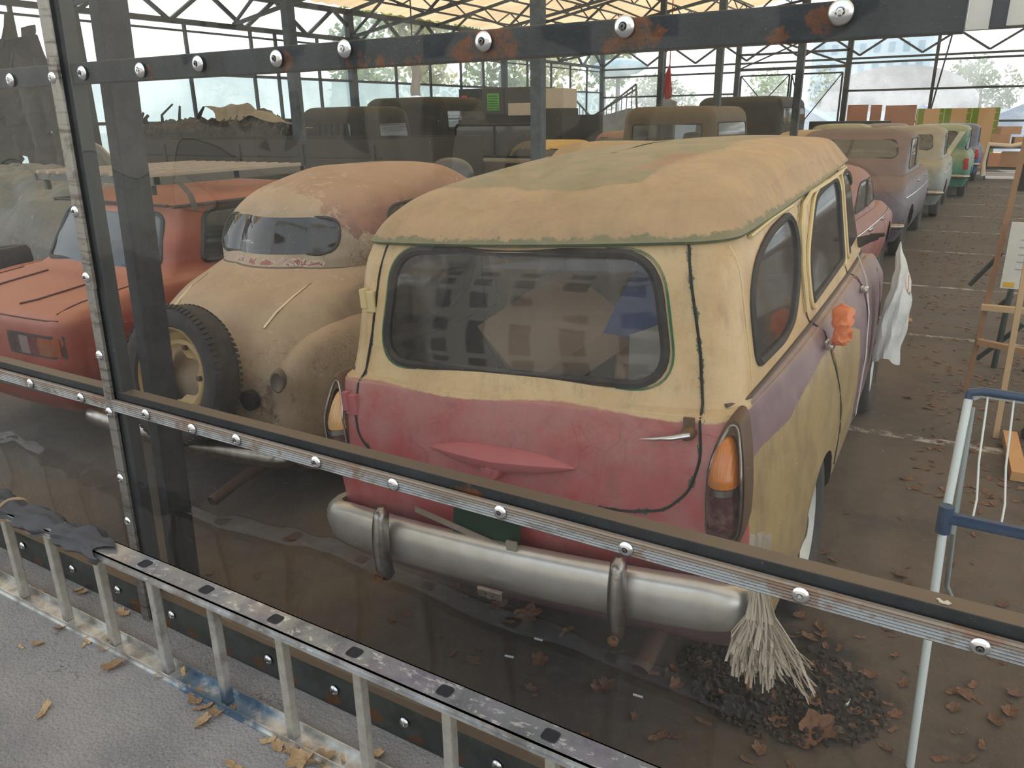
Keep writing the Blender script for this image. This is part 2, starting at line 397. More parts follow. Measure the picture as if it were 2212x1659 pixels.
# ------------------------------------------------------------------ near wall: clear sheet on a steel frame
def m_rail(name, rusty, base=C(58, 64, 68)):
    m = NM(name); p = m.pos(); n = m.noise(9, 6, .7, p); nf = m.noise(120, 4, .7, p)
    c = m.mix(m.ss(n, .4, .62), base, tuple(x * .62 for x in base[:3]) + (1,)); tot = None
    for x, z, r in rusty:
        d = m.n('ShaderNodeVectorMath', operation='DISTANCE'); m.put(d.inputs[0], m.scale(p, (1, 0, 1.3))); d.inputs[1].default_value = (x, 0, z * 1.3)
        k = m.ss(m.math('ADD', d.outputs['Value'], m.math('MULTIPLY', m.math('SUBTRACT', m.noise(40, 5, .7, p), .5), .07)), r * .7, r, 1, 0); tot = k if tot is None else m.math('MAXIMUM', tot, k)
    if tot is not None:
        rc = m.mix(m.noise(60, 4, .7, p), C(150, 88, 36), C(70, 42, 24)); c = m.mix(m.math('MULTIPLY', m.math('MULTIPLY', tot, m.ss(m.noise(25, 6, .75, p), .38, .55)), .95), c, rc)
    c = m.mix(m.ss(nf, .68, .74, 0, .8), c, C(165, 150, 140)); c = m.mix(m.math('MULTIPLY', m.ss(m.nz(), .5, .9), .9), c, C(118, 104, 90))
    return m.done(m.pr(c, .6, .15, m.bump(nf, .4, .003)))
def m_alu(name, dirt=.6):
    m = NM(name); p = m.co(); n = m.noise(20, 5, .7, p); st = m.noise(5, 4, .6, m.scale(p, (.6, 1, 14)))
    c = m.mix(m.ss(n, .5, .66, 0, dirt), C(168, 164, 156), C(112, 96, 80)); c = m.mix(m.ss(st, .5, .7, 0, dirt), c, C(88, 74, 62))
    return m.done(m.pr(c, m.ss(n, .3, .8, .28, .6), .85, m.bump(n, .15, .003)))
def m_alu2():
    m = NM('caked aluminium strip'); p = m.co(); z = m.xyz(p)['Z']; n = m.noise(20, 5, .7, m.scale(p, (.4, 1, 1))); nf = m.noise(90, 5, .75)
    c = m.mix(m.ss(n, .45, .66, 0, .7), C(150, 146, 140), C(100, 88, 76)); k = m.ss(m.math('ADD', z, m.math('MULTIPLY', m.math('SUBTRACT', n, .5), .03)), .888, .899); c = m.mix(m.math('MULTIPLY', k, .85), c, C(128, 108, 88)); c = m.mix(m.ss(nf, .62, .7, 0, .7), c, C(76, 60, 48)); c = m.mix(m.ss(m.noise(7, 4, .6), .56, .62, 0, .6), c, C(120, 82, 50))
    return m.done(m.pr(c, .5, m.math('SUBTRACT', .8, m.math('MULTIPLY', k, .7)), m.bump(nf, .3, .003)))
M_alu = m_alu('dirty aluminium strip'); M_alu2 = m_alu2()
YW = 1.44
M_bolt = mat('bright steel washer', C(225, 225, 225), .22, 1, col2=C(180, 178, 175), bump=.02)
M_socket = mat('grimy screw head', C(120, 116, 112), .4, .8)
topb = [(25, 173), (128, 163), (180, 158), (305, 152), (430, 138), (599, 127), (746, 106), (1046, 90), (1350, 58), (1817, 27)]
tb = [(at(a, c, y=YW).x, at(a, c, y=YW).z) for a, c in topb]
rust = [(tb[5][0] + .01, tb[5][1] - .005, .035), (tb[6][0] + .02, 1.925, .04), (tb[6][0] + .1, 1.92, .03), (tb[6][0] + .18, 1.92, .026), (tb[7][0], 1.945, .06), (tb[7][0] - .05, 1.93, .045), (tb[7][0] + .045, 1.94, .035), (tb[8][0] + .01, 1.945, .045), (tb[8][0] + .05, 1.94, .03), (tb[9][0] - .022, 1.945, .035), (tb[3][0] + .012, 1.93, .028), (tb[9][0] - .1, 1.925, .02), (tb[8][0] - .03, 1.925, .025)]
e = empty('steel_rail', (-1.6, YW + .03, 1.94), label='rust-streaked dark steel top rail crossing the photo just below the roof', cat='rail')
b = BM(); box(b, -2.4, 1.54, -.018, .022, -.026, .032, bev=.003); link('bar', b, m_rail('rusty top rail steel', rust), e)
def local_bolts(e, pts, r=.0145, dy=0):
    for i, (x, z) in enumerate(pts):
        b = BM(); M = Matrix.Rotation(-PI / 2, 4, 'Z')
        lathe(b, [(r, .0), (r * 1.02, .0012), (r * .95, .0035), (r * .75, .0068), (r * .42, .0085), (r * .34, .0072), (r * .3, .006)], 24, M)
        o = link('bolt', b, M_bolt, e, True); o.location = Vector((x, YW - dy, z)) - e.location
        b = BM(); lathe(b, [(r * .3, .006), (r * .3, .0105), (r * .16, .011), (r * .13, .0075), (.0005, .0075)], 6, M); link('screw_head', b, M_socket if i % 3 else M_bolt, o)
local_bolts(e, tb, .0195, .003)
# rails, second to fourth
def alu_strip(b, axis, a0, a1, c, y=YW - .004, w=.042):
    n = 6; prof = []
    for i in range(n * 2 + 1):
        u = -w / 2 + w * i / (n * 2); prof.append((u, -.010 - (.0035 if i % 2 else 0)))
    prof = [(-w / 2, 0)] + prof + [(w / 2, 0)]
    for (u0, h0), (u1, h1) in zip(prof, prof[1:] + prof[:1]):
        if axis == 'x': q = ((a0, y + h0, c + u0), (a1, y + h0, c + u0), (a1, y + h1, c + u1), (a0, y + h1, c + u1))
        else: q = ((c + u0, y + h0, a0), (c + u0, y + h0, a1), (c + u1, y + h1, a1), (c + u1, y + h1, a0))
        b.faces.new([b.verts.new(Vector(p)) for p in q])
e = empty('middle_rail', (0, 0, 0), label='waist-high steel rail with ridged aluminium strip crossing in front of the bumpers', cat='rail')
b = BM(); box(b, -4.2, .5, YW + .004, YW + .05, .872, .936, bev=.003); link('bar', b, m_rail('waist rail steel', [(-1.0, .9, .05), (-.2, .88, .04)], C(52, 56, 60)), e)
b = BM(); alu_strip(b, 'x', -4.2, .5, .889); link('ridged_strip', b, M_alu2, e)
mid = [(77, 829), (184, 850), (326, 895), (423, 911), (521, 948), (691, 983), (858, 1041), (1088, 1088), (1358, 1183), (1735, 1260), (2118, 1383)]
local_bolts(e, [(at(*p, y=YW).x, .892 + R.uniform(-.006, .006)) for p in mid], .0175, .0175)
b = BM()
for i in range(9):
    a = R.uniform(0, 6.28); r_ = R.uniform(.002, .009); box(b, -.02, .02, -.015, .015, 0, .01, Matrix.Translation((.062 + r_ * math.cos(a) * 1.6, YW + .016 + r_ * .8 * math.sin(a), .937)) @ Matrix.Rotation(R.uniform(-1, 1), 4, 'Z') @ Matrix.Scale(R.uniform(.12, .25), 4))
bmesh.ops.bevel(b, geom=b.edges[:], offset=.0008, segments=2, affect='EDGES')
setp(link('bird_dropping', b, mat('chalky white', C(225, 220, 210), .8), None, True), 'small chalky white bird dropping on top of the waist-high rail', 'dropping')
e = empty('bottom_rail', (0, 0, 0), label='rusty dark steel angle rail along the ground behind the ladder', cat='rail')
b = BM(); box(b, -4.2, .6, YW + .004, YW + .012, .0, .125); box(b, -4.2, .6, YW + .012, YW + .055, .115, .125)
link('angle_bar', b, m_rail('bottom rail steel', [(x, .02 + R.uniform(-.01, .015), R.uniform(.02, .05)) for x in np.arange(-3.6, .3, .17)], C(78, 84, 80)), e)
bot = [(47, 1165), (156, 1221), (255, 1270), (372, 1326), (581, 1425), (724, 1494), (875, 1564), (1075, 1657)]
local_bolts(e, [(at(*p, y=YW).x, .072) for p in bot], .0165, .003)
e = empty('mullion', (0, 0, 0), (0, math.radians(2.5), 0), label='thin upright with ridged aluminium strip and washers left of the thick dark post', cat='post')
b = BM(); box(b, -2.485, -2.415, YW + .006, YW + .05, 0, 2.6, bev=.003); link('post', b, M_steel, e)
b = BM(); alu_strip(b, 'z', 0.0, 1.30, -2.468, w=.04); alu_strip(b, 'z', 1.30, 2.6, -2.462, YW - .006, w=.042); link('ridged_strip', b, M_alu, e)
e.location = (-2.503, 0, 0)
for o_ in e.children: o_.location = (2.468, 0, 0)
local_bolts(e, [(-2.503 + .0, z) for z in (1.935, 1.545, 1.335, 1.07, .865, .61, .435)], .0165, .0185)
b = BM(); box(b, -2.585, -2.53, 1.60, 1.70, 0, 3.9, bev=.004); bmesh.ops.transform(b, matrix=Matrix.Translation((-2.575, 0, 0)) @ Matrix.Rotation(math.radians(3.4), 4, 'Y') @ Matrix.Translation((2.575, 0, 0)), verts=b.verts[:])
setp(link('steel_post', b, m_rail('near post steel', [], C(58, 62, 68))), 'thick dark steel post standing in front of the red car and the spare wheel', 'post')

# the clear sheet itself: two panels
def m_sheet():
    m = NM('dirty clear plastic sheet'); p = m.pos()
    w = m.bump(m.noise(1.6, 2, .5, p), .55, .05)
    g = m.glossy(.02, (1, 1, 1, 1), w); t = m.transp((.97, .975, .97, 1)); a = m.mixs(m.math('MULTIPLY', m.fres(1.45, w), .7), t, g)
    n = m.noise(1.1, 5, .65, p); st = m.noise(6, 5, .7, m.scale(p, (3, 1, .35))); sp = m.noise(230, 2, .6, p)
    d = m.math('MULTIPLY', m.ss(m.math('ADD', n, m.math('MULTIPLY', m.math('SUBTRACT', st, .5), .8)), .3, .85, .012, .10), 1)
    # the upper sheet is dustier
    z = m.xyz(p)['Z']; d = m.math('MULTIPLY', d, m.ss(z, .4, 1.8, .35, .62))
    d = m.math('ADD', d, m.ss(sp, .735, .76, 0, .35), True)
    v = m.n('ShaderNodeTexNoise'); m.put(v.inputs['Vector'], m.scale(p, (1.2, 1, 6))); v.inputs['Scale'].default_value = 3; v.inputs['Detail'].default_value = 8; v.inputs['Distortion'].default_value = 2.5
    sc = m.ss(m.math('ABSOLUTE', m.math('SUBTRACT', v.outputs['Fac'], .5)), 0, .0022, .13, 0); d = m.math('ADD', d, sc, True)
    return m.done(m.mixs(d, a, m.mixs(.5, m.diff(C(214, 212, 204)), m.trl(C(214, 212, 204)))))
MSH = m_sheet()
def sheet(name, x0, x1, z0, z1, y, amp):
    b = BM(); nx = int((x1 - x0) / .05); nz = int((z1 - z0) / .05)
    P = [[(x0 + (x1 - x0) * i / nx, y + amp * math.sin(PI * j / nz) * (math.sin(3.1 * (x0 + (x1 - x0) * i / nx)) + .5 * math.sin(7.3 * (x0 + (x1 - x0) * i / nx) + 1)), z0 + (z1 - z0) * j / nz) for i in range(nx + 1)] for j in range(nz + 1)]
    grid(b, P); o = link(name, b, MSH, None, True); o['kind'] = 'structure'; return o
sheet('window_1', -4.2, 1.2, -.0, .905, YW, .006)
sheet('window_2', -4.2, 1.2, .875, 2.9, YW + .001, .001)
# pale panel with dark slot imitates a building's reflection, right end of top rail
e = empty('reflection_panel', (-.0, YW + .0, 1.96), label='beige panel with a dark vertical slot imitating a mirrored building at the right end of the top rail', cat='board')
b = BM(); box(b, -.058, -.028, .004, .014, -.044, .3); box(b, -.006, .06, .004, .014, -.041, .3); link('panel', b, mat('mirrored facade beige', C(236, 230, 220), .7), e)
b = BM(); box(b, -.03, -.004, .008, .012, -.042, .3); link('slot', b, mat('mirrored window grey', C(74, 76, 82), .7), e)

e = empty('added_building', (-2, -21, 0), label='long pale building added behind the photographer, seen only mirrored in the clear sheet', cat='building')  # added out of view so the sheet mirrors less bright sky
b = BM(); box(b, -62, 26, -6, 0, 0, 11.5); link('wall', b, mat('added facade', C(172, 168, 160), .9, bump=0, var=.15, sc=.5), e)
for r_ in range(3):
    for c_ in range(13): b = BM(); box(b, -28 + c_ * 4.1, -26.2 + c_ * 4.1, 0, .06, 1.6 + r_ * 3, 3.4 + r_ * 3); link('window', b, mat('added facade pane', C(70, 76, 84), .3), e)
# ------------------------------------------------------------------ shed frame: columns, girts, trusses, roof, far walls
XL, YB, ZE, ZC = -14.47, 32.0, 4.4, 3.75
def film(name, col, f, u=.0):
    m = NM(name); p = m.pos(); n = m.noise(.7, 4, .6, p)
    w = m.noise(2.2, 4, .6, m.scale(p, (1, 1, 2.5)), dist=1.2)
    k = m.math('ADD', m.ss(n, .3, .7, f - .12, f + .12), m.ss(m.math('ABSOLUTE', m.math('SUBTRACT', w, .5)), 0, .02, .1, 0), True)
    return m.done(m.mixs(k, m.transp((.96, .98, .98, 1)), m.mixs(.7, m.diff(col), m.trl(col))))
M_film = film('milky wall film', C(196, 214, 216), .86); M_filmc = film('clearer wall film', C(235, 240, 240), .22); M_filmb = film('back wall film', C(226, 232, 236), .34)
def pane(name, pts, m, kind='structure'):
    b = BM(); b.faces.new([b.verts.new(Vector(p)) for p in pts]); o = link(name, b, m); o['kind'] = kind; return o
pane('wall_left_lower', [(XL - .06, 1.5, 0), (XL - .06, YB, 0), (XL - .06, YB, 2.77), (XL - .06, 1.5, 2.77)], M_film).name = 'wall_left'
pane('window_3', [(XL - .06, 1.5, 2.77), (XL - .06, YB, 2.77), (XL - .06, YB, ZE), (XL - .06, 1.5, ZE)], M_filmc)
pane('wall_back', [(XL, YB + .06, 0), (10, YB + .06, 0), (10, YB + .06, 2.57), (XL, YB + .06, 2.57)], M_filmb)
pane('window_4', [(XL, YB + .06, 2.57), (10, YB + .06, 2.57), (10, YB + .06, ZE), (XL, YB + .06, ZE)], M_filmc)
ntrim = [0]
def trim(b, m=M_steel, smooth=None):
    ntrim[0] += 1; o = link('trim_%d' % ntrim[0], b, m, None, smooth); o['kind'] = 'structure'; return o
COLY = (1.6, 9.06, 16.4, 24.0, 32.0)
for y in COLY[1:]:
    b = BM(); box(b, XL - .09, XL + .09, y - .09, y + .09, 0, ZE); trim(b)
for z, h in ((1.81, .06), (2.77, .06)):
    b = BM(); box(b, XL - .04, XL + .03, 1.5, YB, z - h / 2, z + h / 2); trim(b)
for y in (3.2, 5, 6.7, 8, 10.07, 11.42, 13.13, 13.85, 15.2, 18.2, 19.8, 21.4, 22.7, 25.6, 27.4, 29.0, 30.5):
    b = BM(); box(b, XL - .03, XL + .03, y - .03, y + .03, 0, ZC); trim(b)
# left wall truss: chords and zigzag web
b = BM(); bar(b, (XL, 1.5, ZC), (XL, YB, ZC), .1); bar(b, (XL, 1.5, ZC - .17), (XL, YB, ZC - .17), .04); bar(b, (XL, 1.5, ZE), (XL, YB, ZE), .12)
y = 1.6; up = True
while y < YB - .9:
    bar(b, (XL, y, ZC if up else ZE), (XL, y + .95, ZE if up else ZC), .07); y += .95; up = not up
trim(b)
# back wall frame
for z, x0, x1 in ((3.5, -4.85, 10), (2.57, XL, -8.8), (2.57, -4.85, 10), (1.49, -4.85, 10), (1.6, XL, -8.8), (3.35, XL, -8.8), (ZC - .1, XL, 10)):
    b = BM(); box(b, x0, x1, YB - .03, YB + .04, z - .035, z + .035); trim(b)
b = BM(); bar(b, (XL, YB, ZE), (10, YB, ZE), .12); x = XL; up = False
while x < 9: bar(b, (x, YB, ZE if up else ZC), (x + 1.0, YB, ZC if up else ZE), .07); x += 1.0; up = not up
trim(b)
for x, w in ((-11.76, .12), (-8.78, .18), (-4.8, .18), (-2.0, .1), (1.8, .2), (5.5, .2)):
    b = BM(); box(b, x - w / 2, x + w / 2, YB - w / 2, YB + w / 2, 0, ZE); trim(b)
b = BM(); bar(b, (-1.62, YB - .1, ZE), (-2.0, YB - .1, 1.4), .05); trim(b)
# gate in the back wall
e = empty('gate', (0, 0, 0), label='braced steel double gate with a small wicket in the back wall', cat='gate')
Z = 3.2
for k, (x0, x1) in enumerate(((-8.6, -6.8), (-6.72, -4.95))):
    b = BM()
    for p, q in (((x0, Z), (x1, Z)), ((x0, .1), (x1, .1)), ((x0, .1), (x0, Z)), ((x1, .1), (x1, Z))): bar(b, (p[0], YB - .12, p[1]), (q[0], YB - .12, q[1]), .06)
    xm = (x0 + x1) / 2 - (.35 if k else 0); zm = 1.5 if k else 2.25; bar(b, (x0, YB - .12, Z), (xm, YB - .12, zm), .035); bar(b, (xm, YB - .12, zm), (x1, YB - .12, Z), .035)
    if k == 0:
        bar(b, (x0, YB - .12, 2.25), (x1, YB - .12, 2.25), .045); bar(b, (xm, YB - .12, .1), (xm, YB - .12, 2.25), .045); bar(b, (xm + .1, YB - .12, 2.2), (x1 - .3, YB - .12, 1.2), .03)
    link('leaf', b, M_steel, e)
b = BM(); bar(b, (-8.78, YB - .05, 3.95), (-4.8, YB - .05, 3.95), .08); bar(b, (-8.78, YB - .05, 3.42), (-4.8, YB - .05, 3.42), .1)
bar(b, (-8.7, YB - .05, 3.45), (-6.4, YB - .05, 4.35), .05); bar(b, (-7.4, YB - .05, 4.4), (-4.9, YB - .05, 3.5), .07); link('header', b, M_steel, e)
# inner posts
for (x, y, w, lb) in ((-3.62, 6.6, .105, 'dark steel roof post rising behind the roof of the station wagon'), (-7.12, 7.05, .11, 'dark steel roof post behind the left truck cab, near the photo\'s upper left'),
                      (-2.75, 13.6, .11, 'dark steel post in front of the gate, second from the right'), (-4.07, 13.7, .11, 'speckled dark steel post rising from the olive truck cab'),
                      (-6.5, 17.5, .11, 'dark steel post beside the hanging red cloth')):
    b = BM(); box(b, x - w / 2, x + w / 2, y - w / 2, y + w / 2, 0, 4.6 + .18 * (x + 14.5) * .8); setp(link('roof_post', b, m_rail('post steel %d' % int(-x * 10), [], C(66, 76, 82))), lb, 'post')
# roof: corrugated translucent cream sheets over trusses
m = NM('cream corrugated roof sheet'); p = m.pos(); n = m.noise(.35, 3, .5, p); xx = m.xyz(p)
st = m.ss(m.math('FRACT', m.math('MULTIPLY', xx['Y'], .9)), .02, .07, .25, 0)
c = m.mix(m.math('ADD', m.ss(n, .4, .6, 0, .6), st, True), C(218, 190, 150), C(196, 164, 122)); M_roof = m.done(m.mixs(.5, m.diff(c), m.trl(c)))
def roofz(x): return ZE + .12 + .19 * (x - XL) if x < -3 else ZE + .12 + .19 * (-3 - XL) - .19 * (x + 3)
b = BM(); rows = []
xs = [XL - .02 + i * 1.0 for i in range(24)]
for y in np.arange(1.0, 32.6, .11): rows.append([(x, y, roofz(x) + .02 * math.sin(y * 2 * PI / .44)) for x in xs if x < 8.2])
grid(b, rows); o = link('ceiling', b, M_roof, None, True); o['kind'] = 'structure'
for y in (5.3, 9.06, 12.7, 16.4, 20.2, 24.0, 28.0):   # cross trusses
    b = BM(); x = XL; up = False; N = 9; dx = 22.0 / 9
    zz = lambda x: roofz(x) - .12
    for i in range(18):
        xa = XL + i * dx / 2; xb = xa + dx / 2
        lo = lambda x: ZC + .17 * (x - XL) * .95 + .05 if x < -3 else ZC + .17 * (-3 - XL) * .95 + .05 - .17 * (x + 3) * .95
        pa = (xa, y, zz(xa) if i % 2 else lo(xa)); pb = (xb, y, lo(xb) if i % 2 else zz(xb)); bar(b, pa, pb, .05)
        bar(b, (xa, y, zz(xa)), (xb, y, zz(xb)), .07); bar(b, (xa, y, lo(xa)), (xb, y, lo(xb)), .07)
    trim(b)
for k in range(9):                                    # lattice purlins along the hall
    x = XL + 1.6 + k * 1.5; b = BM(); z1 = roofz(x) - .06; z0 = z1 - .33
    bar(b, (x, 1.5, z1), (x, YB, z1), .045); bar(b, (x, 1.5, z0), (x, YB, z0), .04); y = 1.5; up = True
    while y < YB - .9: bar(b, (x, y, z0 if up else z1), (x, y + .75, z1 if up else z0), .03); y += .75; up = not up
    trim(b)

# ------------------------------------------------------------------ beyond the hall: trees, hangar, building, hall roof
def leafmat(name, c1, c2):
    m = NM(name); n = m.noise(2.5, 5, .7, m.pos()); return m.done(m.mixs(.25, m.diff(m.mix(m.ss(n, .35, .65), c1, c2)), m.trl(c2)))
LM = [leafmat('tree green', C(104, 128, 84), C(142, 158, 104)), leafmat('tree yellowing', C(140, 146, 88), C(186, 176, 108)), leafmat('tree olive', C(96, 112, 80), C(128, 138, 100))]
M_bark = mat('bark', C(92, 80, 68), .9)
def tree(x, y, h, w, k, label, grp=None):
    e = empty('tree', (x, y, 0), label=label, cat='tree', group=grp)
    b = BM(); tube(b, [(0, 0, 0), (.1, 0, h * .4), (0, .1, h * .8)], [.22, .16, .05], 8); link('trunk', b, M_bark, e, True)
    b = BM(); rr = random.Random(int(x * 7 + y))
    blobs = [(rr.uniform(-w, w) * .6, rr.uniform(-w, w) * .5, h * rr.uniform(.38, .92), w * rr.uniform(.3, .55)) for _ in range(9)]
    for i in range(1500):
        bx, by, bz, br = rr.choice(blobs); d = Vector((rr.gauss(0, 1), rr.gauss(0, 1), rr.gauss(0, 1))).normalized() * br * rr.uniform(.6, 1.05)
        c = Vector((bx, by, bz)) + d; s = rr.uniform(.12, .26); t1 = Vector((rr.uniform(-1, 1), rr.uniform(-1, 1), rr.uniform(-1, 1))).normalized() * s; t2 = t1.cross(Vector((rr.uniform(-1, 1), rr.uniform(-1, 1), 1))).normalized() * s * .6
        b.faces.new([b.verts.new(c + q) for q in (t1, t2, -t1, -t2)])
    link('crown', b, LM[k], e)
for i, (x, y, h, w, k) in enumerate(((-24, 27.5, 6.2, 2.2, 0), (-24.5, 33, 7.6, 2.6, 1), (-25, 39, 8, 2.8, 0), (-25, 45, 8, 2.9, 1), (-23, 51, 7.4, 2.8, 0))):
    tree(x, y, h, w, k, 'leafy tree beyond the left wall film of the hall', 'trees beyond the left wall')
for i, (x, y, h, w, k) in enumerate(((-24, 54, 4.4, 3.2, 2), (-17.2, 56, 3.9, 3.0, 0), (-10.6, 58, 3.8, 2.8, 2), (-1.2, 60, 4.3, 2.8, 2), (5, 56, 4.6, 2.8, 0), (11, 52, 5.4, 2.8, 0))):
    tree(x, y + 12, h * 1.15, w, k, 'leafy tree standing outside beyond the back wall', 'trees beyond the back wall')
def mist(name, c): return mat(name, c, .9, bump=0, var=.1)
b = BM(); N = 24; sect = [(-3.6 * math.cos(PI * k / N), 1.9 * math.sin(PI * k / N)) for k in range(N + 1)]
grid(b, [[(x * 1.1, y, 2.3 + z * 1.05 if z > .01 else 0) for x, z in sect] for y in (0, 4, 8)]); b.faces.new([b.verts.new(Vector((x * 1.1, 0, 2.3 + z * 1.05 if z > .01 else 0))) for x, z in sect])
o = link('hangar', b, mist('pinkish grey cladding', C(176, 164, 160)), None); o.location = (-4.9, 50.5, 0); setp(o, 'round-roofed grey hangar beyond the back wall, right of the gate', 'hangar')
e = empty('apartment_block', (-10.6, 82, 0), label='tall pale apartment block faint beyond the back wall above the gate', cat='building')
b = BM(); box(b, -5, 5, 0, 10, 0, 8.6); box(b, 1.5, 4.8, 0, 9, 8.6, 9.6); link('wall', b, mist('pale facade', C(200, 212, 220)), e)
for r_ in range(4):
    for c_ in range(8): b = BM(); box(b, -4.5 + c_ * 1.2, -4.0 + c_ * 1.2, -.06, 0, 2.2 + r_ * 1.6, 3.0 + r_ * 1.6); link('window', b, mist('facade pane', C(150, 172, 190)), e)
b = BM(); lathe(b, [(.001, -1.7), (.3, -1.4), (.46, -.5), (.5, .2), (.38, 1.1), (.001, 1.9)], 20); o = link('canopy', b, mist('blue grey canvas', C(150, 174, 184)), None, True); o.location = (-18.9, 44, 4.45)
b = BM(); box(b, -.1, .1, -.1, .1, -4.5, 0); link('mast', b, M_steel, o); setp(o, 'blue-grey streamlined canopy on a mast far beyond the back wall', 'canopy')
b = BM(); box(b, -22, 14, 46.5, 49.5, 0, 1.9); 
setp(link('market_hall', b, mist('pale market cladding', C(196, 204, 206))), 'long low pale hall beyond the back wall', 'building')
for x, y, c, nm in ((-7.3, 38, C(92, 130, 180), 'blue tarpaulin stall outside beyond the gate'), (-2.8, 41, C(120, 150, 186), 'pale blue tarpaulin stall beyond the back wall left of the green cardboard'), (.9, 37, C(92, 128, 190), 'blue tarpaulin stall beyond the back wall at the right')):
    b = BM(); prism(b, [(-1.2, 0), (1.2, 0), (1.2, 1.5), (.1, 2.1), (-1.2, 1.5)], -1.2, 1.2, Matrix.Rotation(PI / 2, 4, 'X')); o = link('market_stall', b, mist(nm[:20], c)); o.location = (x, y, 0); setp(o, nm, 'stall')

# ------------------------------------------------------------------ the station wagon (car frame: x right, y forward from the rear, z up)
def car_root(x, y, yaw, roll, label, name='station_wagon', cat='car', group=None):
    return empty(name, (x, y, 0), (0, math.radians(roll), math.radians(yaw)), label, cat, group)
WA = car_root(-1.051, 1.756, 1.342, -3.567, 'old cream, pink and mauve station wagon with a peeling roof, largest car in the photo')
CREAM = C(212, 184, 138)
PC = [(-.1, .87), (.02, .88), (.23, .90), (.51, .885), (.73, .915), (1.04, .94), (1.3, .935), (1.48, .91), (1.75, .88), (1.92, .83)]
def a_low(V): # >0 below the cream upper paint
    edge = np.where(V[:, 1] < .25, 1.018 + .01 * np.sin(V[:, 0] * 9), 1.045)
    return edge - V[:, 2]
def a_side(V): # >0 on the cream lower flank
    zc = np.interp(V[:, 1], [p[0] for p in PC], [p[1] for p in PC]); d = np.minimum(zc - V[:, 2], 1.95 - V[:, 1]); return np.minimum(np.minimum(d, V[:, 1] - .10), np.abs(V[:, 0]) - .66)
def a_pink(V): return (.115 + .0 * V[:, 2]) - V[:, 1]
REAR_SH = [(-.49, 1.47), (-.515, 1.35), (-.54, 1.2), (-.565, 1.02), (-.575, .92), (-.56, .84), (-.50, .785), (-.40, .765), (0, .735), (.40, .745), (.50, .765), (.565, .83), (.59, .92), (.58, 1.02), (.555, 1.2), (.525, 1.35), (.505, 1.468), (-.49, 1.47)]
S1 = [(1.02, 1.40), (1.05, 1.2), (1.07, 1.08), (1.16, 1.0), (1.18, .89), (1.31, .72), (1.38, .58), (1.36, .3)]; S1a = [(1.02, 1.40), (1.12, 1.46), (1.35, 1.49), (2.25, 1.53)]
S2 = [(2.16, 1.52), (2.16, 1.3), (2.12, 1.08), (2.21, .99), (2.26, .82), (2.2, .61), (2.15, .3)]; S3 = [(3.05, 1.12), (3.1, .8), (3.05, .5), (3.0, .3)]
def a_seam(V):
    rear = V[:, 1] < .34; d1, _, _ = seg_d(V[:, 0].copy(), V[:, 2].copy(), REAR_SH); d = np.where(rear, d1, 9.)
    for s in (S1, S1a, S2, S3):
        d2, _, _ = seg_d(V[:, 1].copy(), V[:, 2].copy(), s); d = np.minimum(d, np.where(~rear & (np.abs(V[:, 0]) > .5), d2, 9.))
    return np.minimum(d, .2)
